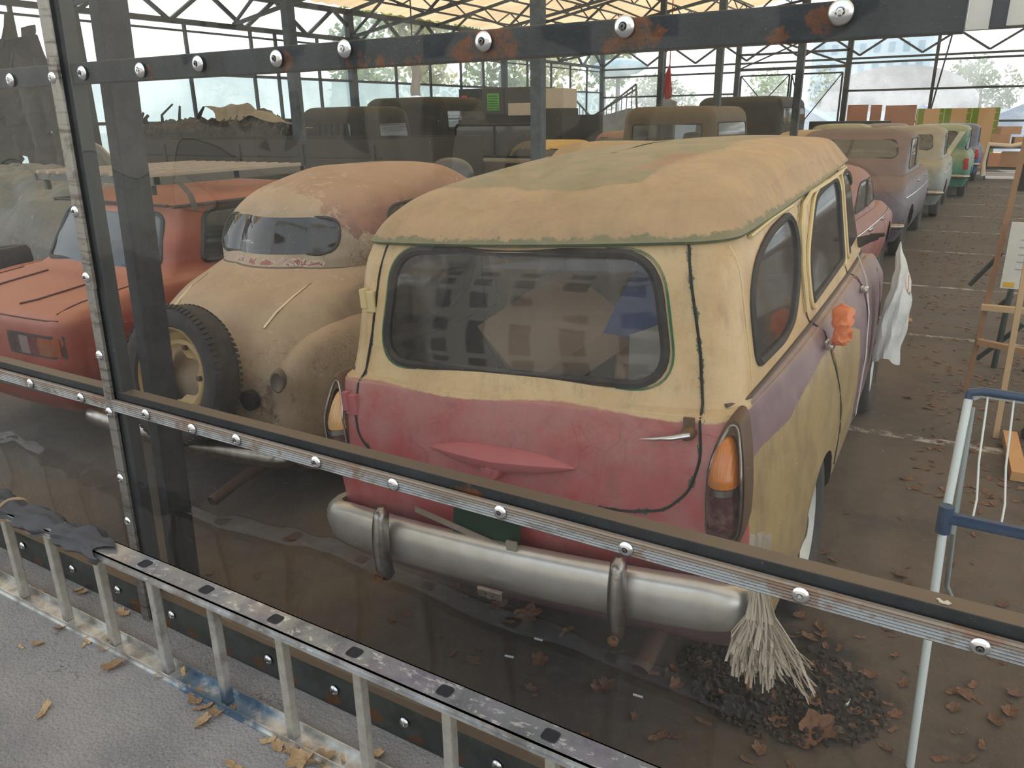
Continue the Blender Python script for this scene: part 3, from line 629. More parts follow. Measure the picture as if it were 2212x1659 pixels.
def wagon_paint(roof=False):
    m = NM('wagon roof paint' if roof else 'wagon two tone paint'); p = m.co(); n = m.noise(30, 6, .7); nb = m.noise(4, 6, .7); nf = m.noise(90, 5, .7)
    jit = m.math('MULTIPLY', m.math('SUBTRACT', m.noise(22, 5, .7), .5), .03)
    cream = m.mix(m.ss(nb, .4, .65), CREAM, C(198, 166, 120)); cream = m.mix(m.ss(nf, .62, .74, 0, .5), cream, C(140, 112, 76)); cream = m.mix(m.ss(m.noise(13, 7, .8), .5, .72, 0, .4), cream, C(168, 142, 100))
    if roof:
        g = m.math('ADD', m.attr('green'), m.math('MULTIPLY', m.math('SUBTRACT', m.noise(6, 6, .7), .5), .12))
        gr = m.mix(m.ss(m.noise(9, 6, .75), .38, .6), C(96, 112, 86), C(132, 122, 94)); streak = m.noise(4, 5, .7, m.scale(p, (1, 4, 1)))
        gr = m.mix(m.ss(streak, .58, .66, 0, .7), gr, C(156, 120, 96)); c = m.mix(m.ss(g, -.012, .012), C(0, 0, 0), gr)
        tan = m.mix(m.ss(m.noise(5, 6, .7), .35, .65), C(186, 152, 112), C(160, 132, 98)); tan = m.mix(m.ss(m.noise(60, 5, .75), .6, .72, 0, .5), tan, C(132, 110, 78))
        c = m.mix(m.ss(g, -.012, .012), tan, gr)
        rd = m.math('ADD', m.attr('red'), m.math('MULTIPLY', m.math('SUBTRACT', n, .5), .12)); c = m.mix(m.ss(rd, -.04, .04, 0, .85), c, C(140, 88, 68))
        ed = m.math('ADD', m.attr('edge'), m.math('MULTIPLY', m.math('SUBTRACT', n, .5), .06)); c = m.mix(m.ss(ed, .0, .01, .9, 0), c, C(58, 92, 66))
    else:
        pink = m.mix(m.ss(nb, .38, .66), C(172, 80, 82), C(178, 118, 116)); pink = m.mix(m.ss(m.noise(2.2, 4, .6), .45, .7, 0, .6), pink, C(160, 54, 56))
        v = m.n('ShaderNodeTexVoronoi', feature='DISTANCE_TO_EDGE'); m.put(v.inputs['Vector'], m.scale(p, (1, 1, .8))); v.inputs['Scale'].default_value = 9
        ck = m.math('MULTIPLY', m.ss(v.outputs['Distance'], 0, .018, .5, 0), m.ss(m.noise(2.5, 3), .5, .6)); pink = m.mix(ck, pink, C(126, 54, 58))
        mauve = m.mix(m.ss(nb, .35, .7), C(112, 88, 100), C(134, 110, 118)); mauve = m.mix(m.ss(nf, .66, .74, 0, .5), mauve, C(92, 60, 72))
        dz = m.math('MULTIPLY', m.ss(m.xyz(p)['Z'], .74, .98, .0, .55), m.ss(m.noise(3.4, 6, .75), .3, .6)); pink = m.mix(dz, pink, C(176, 134, 130)); pink = m.mix(m.ss(m.noise(16, 6, .8), .5, .72, 0, .45), pink, C(128, 70, 68))
        low = m.mix(m.ss(m.math('ADD', m.attr('pink'), jit), -.004, .004), mauve, pink)
        flank = m.mix(m.ss(nb, .4, .65), C(170, 148, 104), C(148, 126, 90)); low = m.mix(m.ss(m.math('ADD', m.attr('side'), m.math('MULTIPLY', jit, .35)), -.003, .003), low, flank)
        c = m.mix(m.ss(m.math('ADD', m.attr('low'), m.math('MULTIPLY', jit, .5)), -.003, .003), cream, low)
        k = m.math('LESS_THAN', m.math('ADD', m.attr('seam'), m.math('MULTIPLY', m.noise(26, 6, .75), .06)), .034); c = m.mix(m.math('MULTIPLY', k, .9), c, C(30, 84, 60))
    gs = m.noise(9, 6, .75, m.scale(p, (2.5, 2.5, .45))); c = m.mix(m.math('MULTIPLY', m.ss(gs, .48, .74, 0, .5), m.ss(m.noise(3, 4, .6), .35, .6, .3, 1)), c, C(122, 100, 80))
    sp = m.noise(55, 6, .8); c = m.mix(m.ss(sp, .64, .70, 0, .55), c, C(92, 72, 56)); e = m.noise(8, 7, .75, dist=.5); c = m.mix(m.ss(e, .735, .75, 0, .8), c, C(60, 96, 66) if not roof else C(120, 100, 76))
    nz = m.nz(); df = m.math('MULTIPLY', m.ss(nz, .1, .9), m.ss(m.noise(7, 6, .7), .3, .7, .25, .6)); c = m.mix(df, c, C(176, 154, 122))
    lowd = m.math('MULTIPLY', m.ss(m.xyz(p)['Z'], .35, .6, .6, 0), m.noise(12, 5, .7)); c = m.mix(lowd, c, C(98, 84, 70))
    out = m.pr(c, m.math('ADD', .38, m.math('MULTIPLY', df, .8), True), 0, m.bump(m.math('ADD', m.noise(40, 5, .7), m.math('MULTIPLY', nb, 2)), .25, .003))
    g = m.n('ShaderNodeNewGeometry'); return m.done(m.mixs(g.outputs['Backfacing'], out, m.pr(C(128, 118, 106), .9)))
zb = 1.03
RA = [dict(yr=.20, yf=3.9, hw=.66, z=.24), dict(yr=.14, yf=3.98, hw=.735, z=.30), dict(yr=.07, yf=4.04, hw=.768, z=.46, tr=.04), dict(yr=.03, yf=4.05, hw=.778, z=.62, tr=.06), dict(yr=.02, yf=4.05, hw=.778, z=.76, tr=.068),
      dict(yr=.03, yf=4.0, hw=.765, z=[(0, .88), (3, .88), (4, .80)], tr=.065), dict(yr=.05, yf=3.9, hw=.738, z=[(0, .975), (3, .97), (4, .86)], tr=.055), dict(yr=.068, yf=3.2, hw=.70, z=[(0, 1.025), (2.5, 1.035), (3.3, .98)], tr=.03, c=1),
      dict(yr=.078, yf=3.13, hw=.684, z=[(0, 1.035), (3, 1.045)], tr=.015, c=1), dict(yr=.10, yf=3.08, hw=.675, z=[(0, 1.09), (3, 1.10)]), dict(yr=.135, yf=2.95, hw=.655, z=[(0, 1.25), (3, 1.28)]), dict(yr=.172, yf=2.80, hw=.632, z=[(0, 1.41), (3, 1.49)]), dict(yr=.195, yf=2.74, hw=.615, z=[(0, 1.455), (1.4, 1.50), (3, 1.55)])]
for i, r in enumerate(RA):
    r.setdefault('tr', .01); r.update(rx=.085 if i < 8 else .11, ry=.09 if i < 8 else .11, fx=.25 if i < 7 else .14, fy=.25 if i < 7 else .14, bow=.02 if i < 8 else .035, fbow=.12, tf=.05 if i < 7 else .02)
GA = loft(RA, SEG['fine'], .016)
qwin = rpoly([(.34, 1.085, .03), (.36, 1.26, .2), (.62, 1.415, .25), (1.0, 1.452, .06), (1.02, 1.30, .3), (.88, 1.12, .2), (.72, 1.085, .08)], n=5)
qwin = rpoly([(.33, 1.10, .06), (.345, 1.34, .12), (.60, 1.425, .2), (.98, 1.452, .09), (1.0, 1.27, .15), (.86, 1.12, .18), (.70, 1.09, .08)], n=5)
dwin = rpoly([(1.20, 1.10, .05), (1.17, 1.28, .2), (1.36, 1.44, .22), (1.62, 1.475, .1), (2.05, 1.49, .06), (2.07, 1.12, .05)], n=5)
fwin = rpoly([(2.24, 1.12, .05), (2.22, 1.49, .06), (2.55, 1.495, .1), (2.95, 1.14, .05)], n=4)
rwin = rpoly([(-.435, 1.435, .10), (.425, 1.43, .11), (.485, 1.085, .12), (-.49, 1.085, .12)], n=8)
M_wp = wagon_paint(); M_wr = wagon_paint(True)
wins = [('rear_window', 'rear', 0, rwin)] + [(n_, 'side', s, p_) for s in (1, -1) for n_, p_ in (('quarter_window', qwin), ('door_window', dwin), ('door_window', fwin))] + [('windscreen', 'front', 0, rpoly([(-.5, 1.12), (.5, 1.12), (.47, 1.46), (-.47, 1.46)], .08))]
M_clear = glass('rear window glass', (.95, .95, .93, 1), .07, C(170, 160, 146), .03)
M_sidegl = glass('grimy side glass', (.72, .73, .75, 1), .26, C(92, 88, 92), .08)
AT = dict(low=a_low, side=a_side, pink=a_pink, seam=a_seam)
bo, bvA = body_parts(WA, GA, M_wp, wins, [(1.05, .27, .29), (3.33, .33, .34)], AT, 'body', M_sidegl, seal=.014)
for o in WA.children:
    if o.name.startswith('rear_window'): o.data.materials[0] = M_clear
# roof skin with gutter lip
RR = [dict(yr=.19, yf=2.78, hw=.613, z=[(0, 1.447), (1.4, 1.492), (3, 1.54)]), dict(yr=.170, yf=2.80, hw=.630, z=[(0, 1.45), (1.4, 1.495), (3, 1.545)]), dict(yr=.166, yf=2.80, hw=.633, z=[(0, 1.457), (1.4, 1.502), (3, 1.55)]), dict(yr=.172, yf=2.79, hw=.628, z=[(0, 1.464), (1.4, 1.509), (3, 1.557)], c=1),
      dict(yr=.20, yf=2.75, hw=.605, z=[(0, 1.503), (1.4, 1.55), (3, 1.595)]), dict(yr=.29, yf=2.68, hw=.565, z=[(0, 1.553), (1.4, 1.62), (2.7, 1.645)]), dict(yr=.45, yf=2.5, hw=.45, z=[(0, 1.60), (1.4, 1.668), (2.7, 1.675)]), dict(yr=.70, yf=2.25, hw=.27, z=[(.3, 1.635), (1.4, 1.692), (2.6, 1.697)]), dict(yr=.95, yf=2.0, hw=.012, z=[(.9, 1.68), (1.4, 1.70), (2.2, 1.705)])]
for r in RR: r.update(rx=min(.14, r['hw'] * .5), ry=.13, fx=min(.2, r['hw'] * .5), fy=.18, bow=.045, fbow=.08, tr=.01, tf=.02)
GREEN = [(-.75, .66), (-.40, .47), (-.05, .38), (.18, .38), (.30, .46), (.31, .62), (.30, .76), (.37, 1.02), (.35, 1.5), (.42, 2.0), (.42, 3.0), (-.9, 3.0)]
REDP = [(.22, .58), (.31, .56), (.36, .95), (.25, .95)]
def sdp(V, poly): d, _, _ = seg_d(V[:, 0].copy(), V[:, 1].copy(), poly, True); return np.where(inpoly(V[:, 0], V[:, 1], poly), d, -d)
GR = loft(RR, SEG['fine'], .02)
ro, bvR = body_parts(WA, GR, M_wr, [], [], dict(green=lambda V: sdp(V, GREEN), red=lambda V: sdp(V, REDP), edge=lambda V: V[:, 2] - (1.462 + .045 * np.clip(V[:, 1] / 1.4, 0, 2))), 'roof', body_label='domed roof with worn green and tan paint')
def onrear(x, z, off=0.0):
    h = bvA.ray_cast(Vector((x, -1, z)), Vector((0, 1, 0))); return Vector((x, h[0].y - off, z)) if h[0] else Vector((x, .05, z))
def onside(y, z, off=0.0, s=1):
    h = bvA.ray_cast(Vector((2 * s, y, z)), Vector((-s, 0, 0))); return Vector((h[0].x + s * off, y, z)) if h[0] else Vector((s * .77, y, z))
M_pinkp = mat('pink painted metal', C(176, 104, 106), .5, col2=C(176, 70, 76), bump=.3, bs=40)
M_creamp = mat('cream painted metal', C(218, 198, 146), .5, col2=C(180, 160, 110))
M_greenp = mat('old green paint', C(32, 76, 54), .6, col2=C(52, 62, 46))
M_seam = mat('dark panel gap', C(22, 24, 22), .8, col2=C(26, 92, 64), sc=5, amt=1, var=.03)
b = BM(); tube(b, [onrear(x, z, .001) for x, z in rpoly(REAR_SH[:-1], .03, 3)], .0042, 5, True); link('tailgate_gap', b, M_seam, WA, True)
for s in (1, -1):
    for q_ in (S1, S2, S3):
        b = BM(); tube(b, [onside(y, z, .0, s) for (y, z) in [((a[0] * (1 - t) + c_[0] * t), (a[1] * (1 - t) + c_[1] * t)) for a, c_ in zip(q_, q_[1:]) for t in (0, .33, .66)]], .0045, 5)
        link('door_gap', b, M_seam, WA, True)
b = BM(); tube(b, [onrear(x * 1.045, (z - 1.26) * 1.07 + 1.26, .0) for x, z in rwin], .0042, 5, True); link('green_edge', b, mat('green paint edge', C(36, 98, 68), .6, col2=C(206, 178, 132), sc=6, amt=1, var=.06), WA, True)
# rain gutter beads over the side windows, belt bead
for s in (1, -1):
    b = BM(); tube(b, [onside(y, z, .008, s) for y, z in ((.42, 1.445), (.7, 1.463), (1.0, 1.472))], .007, 6); tube(b, [onside(y, z, .012, s) for y, z in ((1.04, 1.10), (1.03, 1.25), (1.06, 1.40), (1.16, 1.46), (1.35, 1.487), (1.8, 1.497), (2.2, 1.508), (2.6, 1.505), (2.75, 1.44), (2.95, 1.25))], .009, 6)
    link('drip_rail', b, M_creamp, WA, True)
    b = BM(); tube(b, [onside(y, 1.042 + .0 * y, .004, s) for y in np.linspace(.14, 3.0, 30)], .008, 6, flat=.7); link('belt_bead', b, mat('bead grey', C(84, 72, 66), .7), WA, True)
    b = BM()  # frames round the door windows
    for pl in (dwin, fwin): tube(b, [onside(y, z, .006, s) for y, z in [((q[0] - sum(a[0] for a in pl) / len(pl)) * 1.09 + sum(a[0] for a in pl) / len(pl), (q[1] - 1.29) * 1.12 + 1.29) for q in pl] if z < 1.5], .008, 6)
    link('window_frame', b, M_creamp, WA, True)
    b = BM()  # corner weld line
    tube(b, [onside(.27 + .02 * (z - 1), z, .0, s) for z in np.linspace(1.06, 1.44, 12)], .003, 5); link('weld_seam', b, M_creamp, WA, True)
# wheels; the left side sits low
for nm, x, y, sd in (('l', -.66, 1.0, -1), ('r', .66, 1.0, 1), ('l', -.66, 3.33, -1), ('r', .66, 3.33, 1)):
    wheel(WA, (x, y, .325 + .062 * -sd * .66), .325, .16, mat('dirty white rim', C(196, 198, 192), .5, col2=C(120, 108, 92), sc=20), side=sd, fine=y < 2)
# floor pan and inner load
b = BM(); box(b, -.62, .62, .22, 3.9, .34, .42); link('floor_pan', b, M_black, WA)
b = BM(); box(b, -.5, .5, 1.75, 1.95, .42, 1.08, bev=.05); box(b, -.5, .5, 1.4, 1.8, .42, .68, bev=.05); link('seat', b, mat('faded seat cloth', C(78, 70, 66), .9), WA, True)
# tail lamps
def lens(name, c, rough=.25):
    m = NM(name); w = m.n('ShaderNodeTexWave', bands_direction='X'); m.put(w.inputs['Vector'], m.co()); w.inputs['Scale'].default_value = 45; n = m.noise(14, 5, .7)
    cc = m.mix(m.ss(n, .45, .75, 0, .55), c, C(150, 128, 104)); return m.done(m.pr(cc, rough, 0, m.bump(w.outputs['Fac'], .25, .003), Coat_Weight=.5))
M_amber = lens('amber lens', C(196, 112, 28)); M_ambl = lens('faded amber lens', C(214, 164, 104)); M_ruby = lens('dark ruby lens', C(70, 26, 34))
def lens_dome(b, cx, z0, z1, wf, depth, y0, s, side_lean=0.0, nz=18, nx=12):
    rows = []
    for j in range(nz + 1):
        z = z0 + (z1 - z0) * j / nz; w = wf(z); row = []
        for i in range(nx + 1):
            u = -1 + 2 * i / nx; row.append((cx + u * w, y0(z) - depth * math.sqrt(max(0, 1 - u * u)) * min(1, (w / .04)) , z))
        rows.append(row)
    grid(b, rows)
for s in (1, -1):
    cx = s * .655
    lab = 'right tail lamp with an amber upper lens' if s > 0 else 'left tail lamp with a pale faded amber lens'
    # housing: pod outline
    pod = rpoly([(-.052, .70, .03), (.02, .665, .03), (.052, .72, .05), (.06, .90, .2), (.03, 1.035, .03), (.005, 1.04, .02), (-.05, .93, .15)], n=5)
    b = BM(); yb = lambda z: .10 + .05 * max(0, z - .9) / .14
    cen = (0, .85); rows = []
    for q, off in ((1.0, .02), (1.0, -.045), (.93, -.062), (.72, -.05)):
        rows.append([(cx + s * ((p[0] - cen[0]) * q), yb(cen[1] + (p[1] - cen[1]) * q) + off, cen[1] + (p[1] - cen[1]) * q) for p in pod + pod[:1]])
    grid(b, rows); lamp = link('tail_lamp', b, mat('rusty brown trim', C(104, 78, 58), .55, .3, col2=C(66, 52, 44), sc=12), WA, True); lamp['label'] = lab
    b = BM(); tube(b, [(cx + s * p[0] * .80, .085 - .052 + .05 * max(0, p[1] - .9) / .14, cen[1] + (p[1] - cen[1]) * .86) for p in pod], .004, 6, True); link('chrome_rim', b, M_chrome2, lamp, True)
    W = lambda z: .040 * math.sqrt(max(.0, 1 - max(0, (z - .86) / .125) ** 2.0)) if z > .86 else .040 - .004 * (.86 - z) / .2
    b = BM(); lens_dome(b, cx - s * .006, .86, .983, W, .05, lambda z: .058 + .03 * max(0, z - .88) / .1, s); link('amber_lens', b, M_amber if s > 0 else M_ambl, lamp, True)
    b = BM(); lens_dome(b, cx - s * .006, .842, .860, lambda z: .041, .054, lambda z: .058, s, nz=2); link('lens_band', b, M_chrome2, lamp, True)
    W2 = lambda z: .040 * math.sqrt(max(.05, 1 - max(0, (.76 - z) / .075) ** 2))
    b = BM(); lens_dome(b, cx - s * .006, .69, .842, W2, .048, lambda z: .058, s); link('red_lens', b, M_ruby, lamp, True)
    b = BM(); M = Matrix.Translation((cx - s * .006, .012, .735)) @ Matrix.Rotation(PI / 2, 4, 'Z') @ Matrix.Scale(.8, 4, (0, 0, 1)); lathe(b, [(.030, .012), (.030, -.006), (.024, -.004), (.001, -.004)], 20, M); link('reflector', b, M_ruby, lamp, True)
# bumper: bowed chrome band with wrapped ends
def bumper(parent, hw, z0, z1, yc, depth, wrap, m, droop=0.0, n=40):
    b = BM(); rows = []; path = []
    for i in range(n + 1):
        u = -1 + 2 * i / n; x = u * hw; y = yc + .05 * u * u
        e_ = max(0, (abs(u) - .86) / .14); x = (1 if u > 0 else -1) * (min(abs(x), hw * .86) + hw * .14 * math.sin(e_ * PI / 2)); y = yc + .05 * min(abs(u), .86) ** 2 + wrap * (1 - math.cos(e_ * PI / 2)); path.append((x, y, 1 - .25 * e_))
    path.insert(0, (path[0][0], path[0][1] + wrap * 1.2, .6)); path.append((path[-1][0], path[-1][1] + wrap * 1.2, .6))
    for k, (x, y, q) in enumerate(path):
        a = Vector(path[max(k - 1, 0)][:2]); c = Vector(path[min(k + 1, len(path) - 1)][:2]); t = (c - a).normalized(); nn = Vector((t.y, -t.x)); row = []
        zc = (z0 + z1) / 2; hh = (z1 - z0) / 2 * q
        for j in range(11):
            a_ = -PI * .62 + PI * 1.24 * j / 10; row.append((x + nn.x * depth * (math.cos(a_) - .3), y + nn.y * depth * (math.cos(a_) - .3), zc + hh * math.sin(a_) * 1.0))
        rows.append(row)
    grid(b, rows); return link('bumper', b, m, parent, True)
bp = bumper(WA, .73, .44, .60, -.045, .045, .09, mat('brushed worn chrome', C(204, 202, 198), .33, .72, col2=C(160, 150, 138), sc=12, amt=.6, bump=.05))
for s in (1, -1):
    b = BM(); rows = []
    for j in range(17):
        t = j / 16; z = .405 + .255 * t; w = .012 + .014 * math.sin(PI * min(1, .25 + .75 * (1 - t)) * .75) ; w *= (1 if .03 < t < .97 else .55); d = .034 * (1 if .03 < t < .97 else .4); yc_ = -.095 + .02 * (2 * t - .8) ** 2
        rows.append([(s * .405 + w * math.cos(a), yc_ - d * math.sin(a) * (1 if math.sin(a) > 0 else .9), z) for a in [2 * PI * k / 18 for k in range(19)]])
    grid(b, rows); b.faces.new([b.verts.new(Vector(p)) for p in rows[0][:-1]]); b.faces.new([b.verts.new(Vector(p)) for p in rows[-1][:-1]]); link('bumper_guard', b, M_chrome2, WA, True)
    b = BM(); M = Matrix.Translation((s * .405, -.125, .432)) @ Matrix.Rotation(PI / 2, 4, 'Z'); lathe(b, [(.016, -.006), (.014, .002), (.001, .006)], 14, M); link('guard_bolt', b, mat('rust brown', C(120, 84, 56), .7), WA, True)
b = BM(); box(b, -.045, .045, -.105, -.09, .440, .475, bev=.006); M = Matrix.Translation((0, -.107, .458)) @ Matrix.Rotation(PI / 2, 4, 'Z'); lathe(b, [(.012, -.004), (.01, .003), (.001, .004)], 12, M); link('tow_tab', b, M_chrome2, bp)
# handle, lamp bar, hinges, number plate bracket
hp = onrear(.555, .985); b = BM(); M = Matrix.Translation(hp + Vector((0, -.004, 0))) @ Matrix.Rotation(PI / 2, 4, 'Z'); lathe(b, [(.021, .004), (.019, -.012), (.013, -.03), (.001, -.034)][::1], 18, M)
box(b, -.014, .014, -.006, .004, -.005, .04, Matrix.Translation(hp)); plate = link('handle_mount', b, mat('rusty mount', C(112, 86, 62), .5, .5, col2=C(150, 146, 140)), WA, True)
b = BM(); tube(b, [hp + Vector(v) for v in ((.012, -.034, .006), (-.03, -.048, -.002), (-.075, -.042, -.012), (-.125, -.026, -.026))], [.011, .0105, .008, .003], 10, flat=.7); link('door_handle', b, M_chrome, plate, True)
b = BM(); rows = []
for i in range(33):   # number plate lamp blade: a long pointed lens shape
    u = -1 + 2 * i / 32; x = -.01 + .25 * u; hh = .030 * (1 - abs(u) ** 2.2) + .002; zc = .862 - .012 * u * u - .012 * (1 - abs(u)); dp = .045 * (1 - abs(u) ** 2) + .004
    y0 = onrear(x, .84).y; rows.append([(x, y0 + .004, zc + hh), (x, y0 - dp * .6, zc + hh * .7), (x, y0 - dp, zc + hh * .1), (x, y0 - dp * .96, zc - hh * .6), (x, y0 - dp * .7, zc - hh), (x, y0 + .004, zc - hh)])
grid(b, rows); lb = link('lamp_blade', b, M_pinkp, WA, True)
b = BM(); M = Matrix.Translation((-.02, onrear(-.02, .82).y - .028, .822)) @ Matrix.Rotation(PI / 2, 4, 'Z'); lathe(b, [(.038, .03), (.036, 0), (.03, -.012), (.014, -.014), (.012, -.018), (.001, -.019)], 20, M); link('plate_lamp', b, M_pinkp, lb, True)
for z in (1.27, .945):
    q = onrear(-.55 if z > 1.1 else -.585, z); b = BM(); box(b, -.026, .022, -.016, .01, -.035, .035, Matrix.Translation(q), bev=.004); box(b, -.03, -.008, -.022, .0, -.02, .043, Matrix.Translation(q)); link('hinge', b, M_creamp if z > 1.1 else M_pinkp, WA)
b = BM(); bar(b, (-.31, -.02, .645), (.235, -.05, .548), .004, .02); br = link('plate_bracket', b, mat('rusty bare strip', C(168, 158, 144), .5, .6, col2=C(110, 80, 60)), WA)
b = BM(); bar(b, (-.04, -.02, .69), (-.01, -.06, .565), .003, .0); b.free(); b = BM(); grid(b, [[(-.165 + .235 * u + .03 * v * 0, -.012 - .03 * v, .675 - .145 * v - .018 * u) for u in (0, .5, 1)] for v in (0, .5, 1)]); 
bmesh.ops.solidify(b, geom=b.faces[:], thickness=.003); link('number_plate', b, M_greenp, br)
b = BM(); box(b, .04, .075, -.052, -.044, .56, .62); box(b, -.03, .03, -.066, -.06, -.002, .002); link('clip', b, mat('grey clip', C(150, 142, 130), .6), br)
b = BM(); tube(b, [(.44, .60, .30), (.44, .2, .29), (.435, .08, .275), (.43, .0, .25)], .027, 16, cap=False); link('exhaust_pipe', b, mat('rusty exhaust', C(104, 84, 74), .8, .4, col2=C(70, 48, 38)), WA, True)
# side door handles, mirror
for y, z, w_ in ((1.12, 1.0, 1), (2.17, 1.0, 1)):
    q = onside(y, .965, .0); b = BM(); box(b, -.004, .012, -.02, .02, -.016, .016, Matrix.Translation(q), bev=.004); box(b, .012, .036, -.055, .035, -.01, .012, Matrix.Translation(q), bev=.006); link('side_handle', b, M_chrome, WA, True)
b = BM(); q = onside(2.78, 1.10, .0); tube(b, [q, q + Vector((.05, 0, .02)), q + Vector((.10, -.01, .03))], [.03, .022, .012], 8); tube(b, [q + Vector((.06, .0, .035)), q + Vector((.13, -.02, .045))], [.014, .01], 8); link('mirror_stump', b, mat('black rag rubber', C(50, 44, 38), .9, bump=.8), WA, True)
b = BM(); q = [onside(y, z, .004) for y, z in ((1.19, .96), (1.22, .86), (1.35, .66), (1.40, .52))]; tube(b, q, .006, 6, flat=.5); link('door_edge', b, mat('chipped cream edge', C(214, 190, 120), .6, col2=C(24, 96, 66), sc=9, amt=1, var=.02), WA, True)
b = BM(); q = [onside(y, z, .004) for y, z in ((2.13, 1.03), (2.23, .97), (2.27, .82), (2.24, .66))]; tube(b, q, .007, 6, flat=.5); link('door_edge', b, mat('crimson edge', C(142, 34, 44), .6), WA, True)

# ---- things in and on the wagon
def hung(name, e, label, cat):
    """keeps a car-frame piece as its own top-level thing"""
    e.matrix_world = WAM @ e.matrix_world; return setp(e, label, cat)
bpy.context.view_layer.update(); WAM = WA.matrix_world.copy()
def crumple(b, amp, sc, seed=0):
    from mathutils import noise as mn
    for v in b.verts:
        d = mn.noise_vector(v.co * sc + Vector((seed, 0, 0))); v.co += d * amp
M_card = mat('brown cardboard', C(176, 146, 122), .85, col2=C(150, 122, 102)); M_cloth = mat('grey white sheet', C(226, 218, 206), .85, sc=3, col2=C(150, 140, 128))
b = BM(); box(b, -.26, .26, -.20, .20, -.05, .05, bev=.004); o = link('cardboard_box', b, M_card); o.matrix_world = Matrix.Translation((-.08, .56, 1.10)) @ Euler((math.radians(28), math.radians(10), math.radians(-42))).to_matrix().to_4x4(); hung('', o, 'flat brown cardboard box lying tilted behind the wagon\'s rear window', 'box')
b = BM(); box(b, -.22, .22, -.16, .16, -.012, .012, bev=.003); o = link('cardboard_sheet', b, M_card); o.matrix_world = Matrix.Translation((.30, .72, .98)) @ Euler((math.radians(30), math.radians(20), math.radians(35))).to_matrix().to_4x4(); hung('', o, 'brown board leaning right of the cardboard box inside the wagon', 'board')
b = BM(); grid(b, [[(-.54 + 1.0 * i / 40, .94 + .05 * math.sin(i * 1.1) + .03 * math.sin(i * .37 + j), 1.54 - .60 * j / 12) for i in range(41)] for j in range(13)]); bmesh.ops.solidify(b, geom=b.faces[:], thickness=.004); crumple(b, .012, 9)
o = link('hanging_sheet', b, M_cloth, None, True); hung('', o, 'pale crumpled sheet hanging across the inside of the wagon', 'sheet')
b = BM(); grid(b, [[(.40 - .20 * (i - 5) / 11 * (.35 + .65 * j / 8), .30 + .05 * (i - 5) / 11, 1.40 - .24 * j / 8) for i in range(5, 17)] for j in range(9)]); bmesh.ops.solidify(b, geom=b.faces[:], thickness=.004); crumple(b, .006, 7)
o = link('plastic_cover', b, mat('blue plastic sheet', C(96, 118, 176), .5), None, True); hung('', o, 'blue plastic sheet seen through the right end of the wagon\'s rear window', 'sheet')
b = BM(); grid(b, [[(.435 - .12 * i / 10, .24 + .03 * i / 10, 1.235 - .05 * i / 10 - .15 * j / 8) for i in range(11)] for j in range(9)]); bmesh.ops.solidify(b, geom=b.faces[:], thickness=.004); crumple(b, .008, 6)
o = link('white_bundle', b, mat('white wrapping', C(214, 208, 200), .7), None, True); hung('', o, 'white wrapped bundle at the lower right corner inside the wagon\'s rear window', 'bundle')
# orange bag on the rear door handle
def bag_mat(name, c, tr=.45):
    m = NM(name); n = m.noise(9, 5, .7); cc = m.mix(m.ss(n, .4, .7, 0, .5), c, tuple(min(1, x * 1.25) for x in c[:3]) + (1,)); g = m.pr(cc, .35, 0, m.bump(m.noise(18, 5, .7), .8, .01)); return m.done(m.mixs(tr, g, m.mixs(.35, m.trl(cc), m.transp())))
b = BM(); bmesh.ops.create_icosphere(b, subdivisions=4, radius=1)
for v in b.verts: v.co = Vector((v.co.x * .034, v.co.y * .070, v.co.z * .072))
crumple(b, .022, 18); crumple(b, .012, 50, 4); q = onside(1.16, 1.025, .075); o = link('orange_bag', b, bag_mat('thin orange plastic', C(240, 148, 92)), None, True); o.location = q; o.location = q; bpy.context.view_layer.update(); hung('', o, 'crumpled orange plastic bag tied on the wagon\'s rear door handle', 'bag')
# white carrier bag hanging from the mirror
b = BM(); rows = []
for j in range(25):
    t = j / 24; z = 1.09 - .56 * t; w = .02 + .10 * min(1, t * 2.0) ** .9; d = .012 + .065 * min(1, t * 1.8) * (1 - .3 * t)
    rows.append([(.87 + .02 * math.sin(t * 5) + d * math.cos(a) * (1 + .15 * math.sin(a * 5 + t * 9)), 2.66 - .10 * t + w * math.sin(a) * (1 + .12 * math.sin(a * 7 + t * 6)), z - .03 * math.cos(a * 2)) for a in [2 * PI * k / 36 for k in range(37)]])
grid(b, rows); crumple(b, .012, 12, 3); o = link('carrier_bag', b, bag_mat('white carrier plastic', C(222, 226, 224), .35), None, True)
b = BM(); grid(b, [[(.935 + .004 * math.sin(i), 2.56 + .02 * i / 3 + .02 * j / 6, .88 - .10 * j / 6) for i in range(4)] for j in range(7)]); k_ = link('green_print', b, mat('green print', C(70, 160, 110), .5), o, True)
b = BM(); grid(b, [[(.925 + .004 * math.sin(i), 2.545 + .012 * i / 3 + .015 * j / 6, .97 - .12 * j / 6) for i in range(4)] for j in range(7)]); k_ = link('orange_print', b, mat('orange print', C(220, 110, 70), .5), o, True)
hung('', o, 'white carrier bag with green and orange print hanging from the wagon\'s mirror', 'bag')
b = BM(); P_ = [onside(y, z, .012) for y, z in ((2.55, 1.08), (2.36, .98), (2.2, .84), (2.1, .66), (1.98, .40), (1.90, .25))]
rows = [[p + Vector((0, -.012 * w_, 0)), p + Vector((.004, .012 * w_, 0))] for p, w_ in zip(P_, (.3, .4, .5, 1, 1.3, .8))]; grid(b, rows); bmesh.ops.solidify(b, geom=b.faces[:], thickness=.002); o = link('white_strap', b, M_white, None, True); hung('', o, 'narrow white strap trailing down the wagon\'s front door', 'strap')
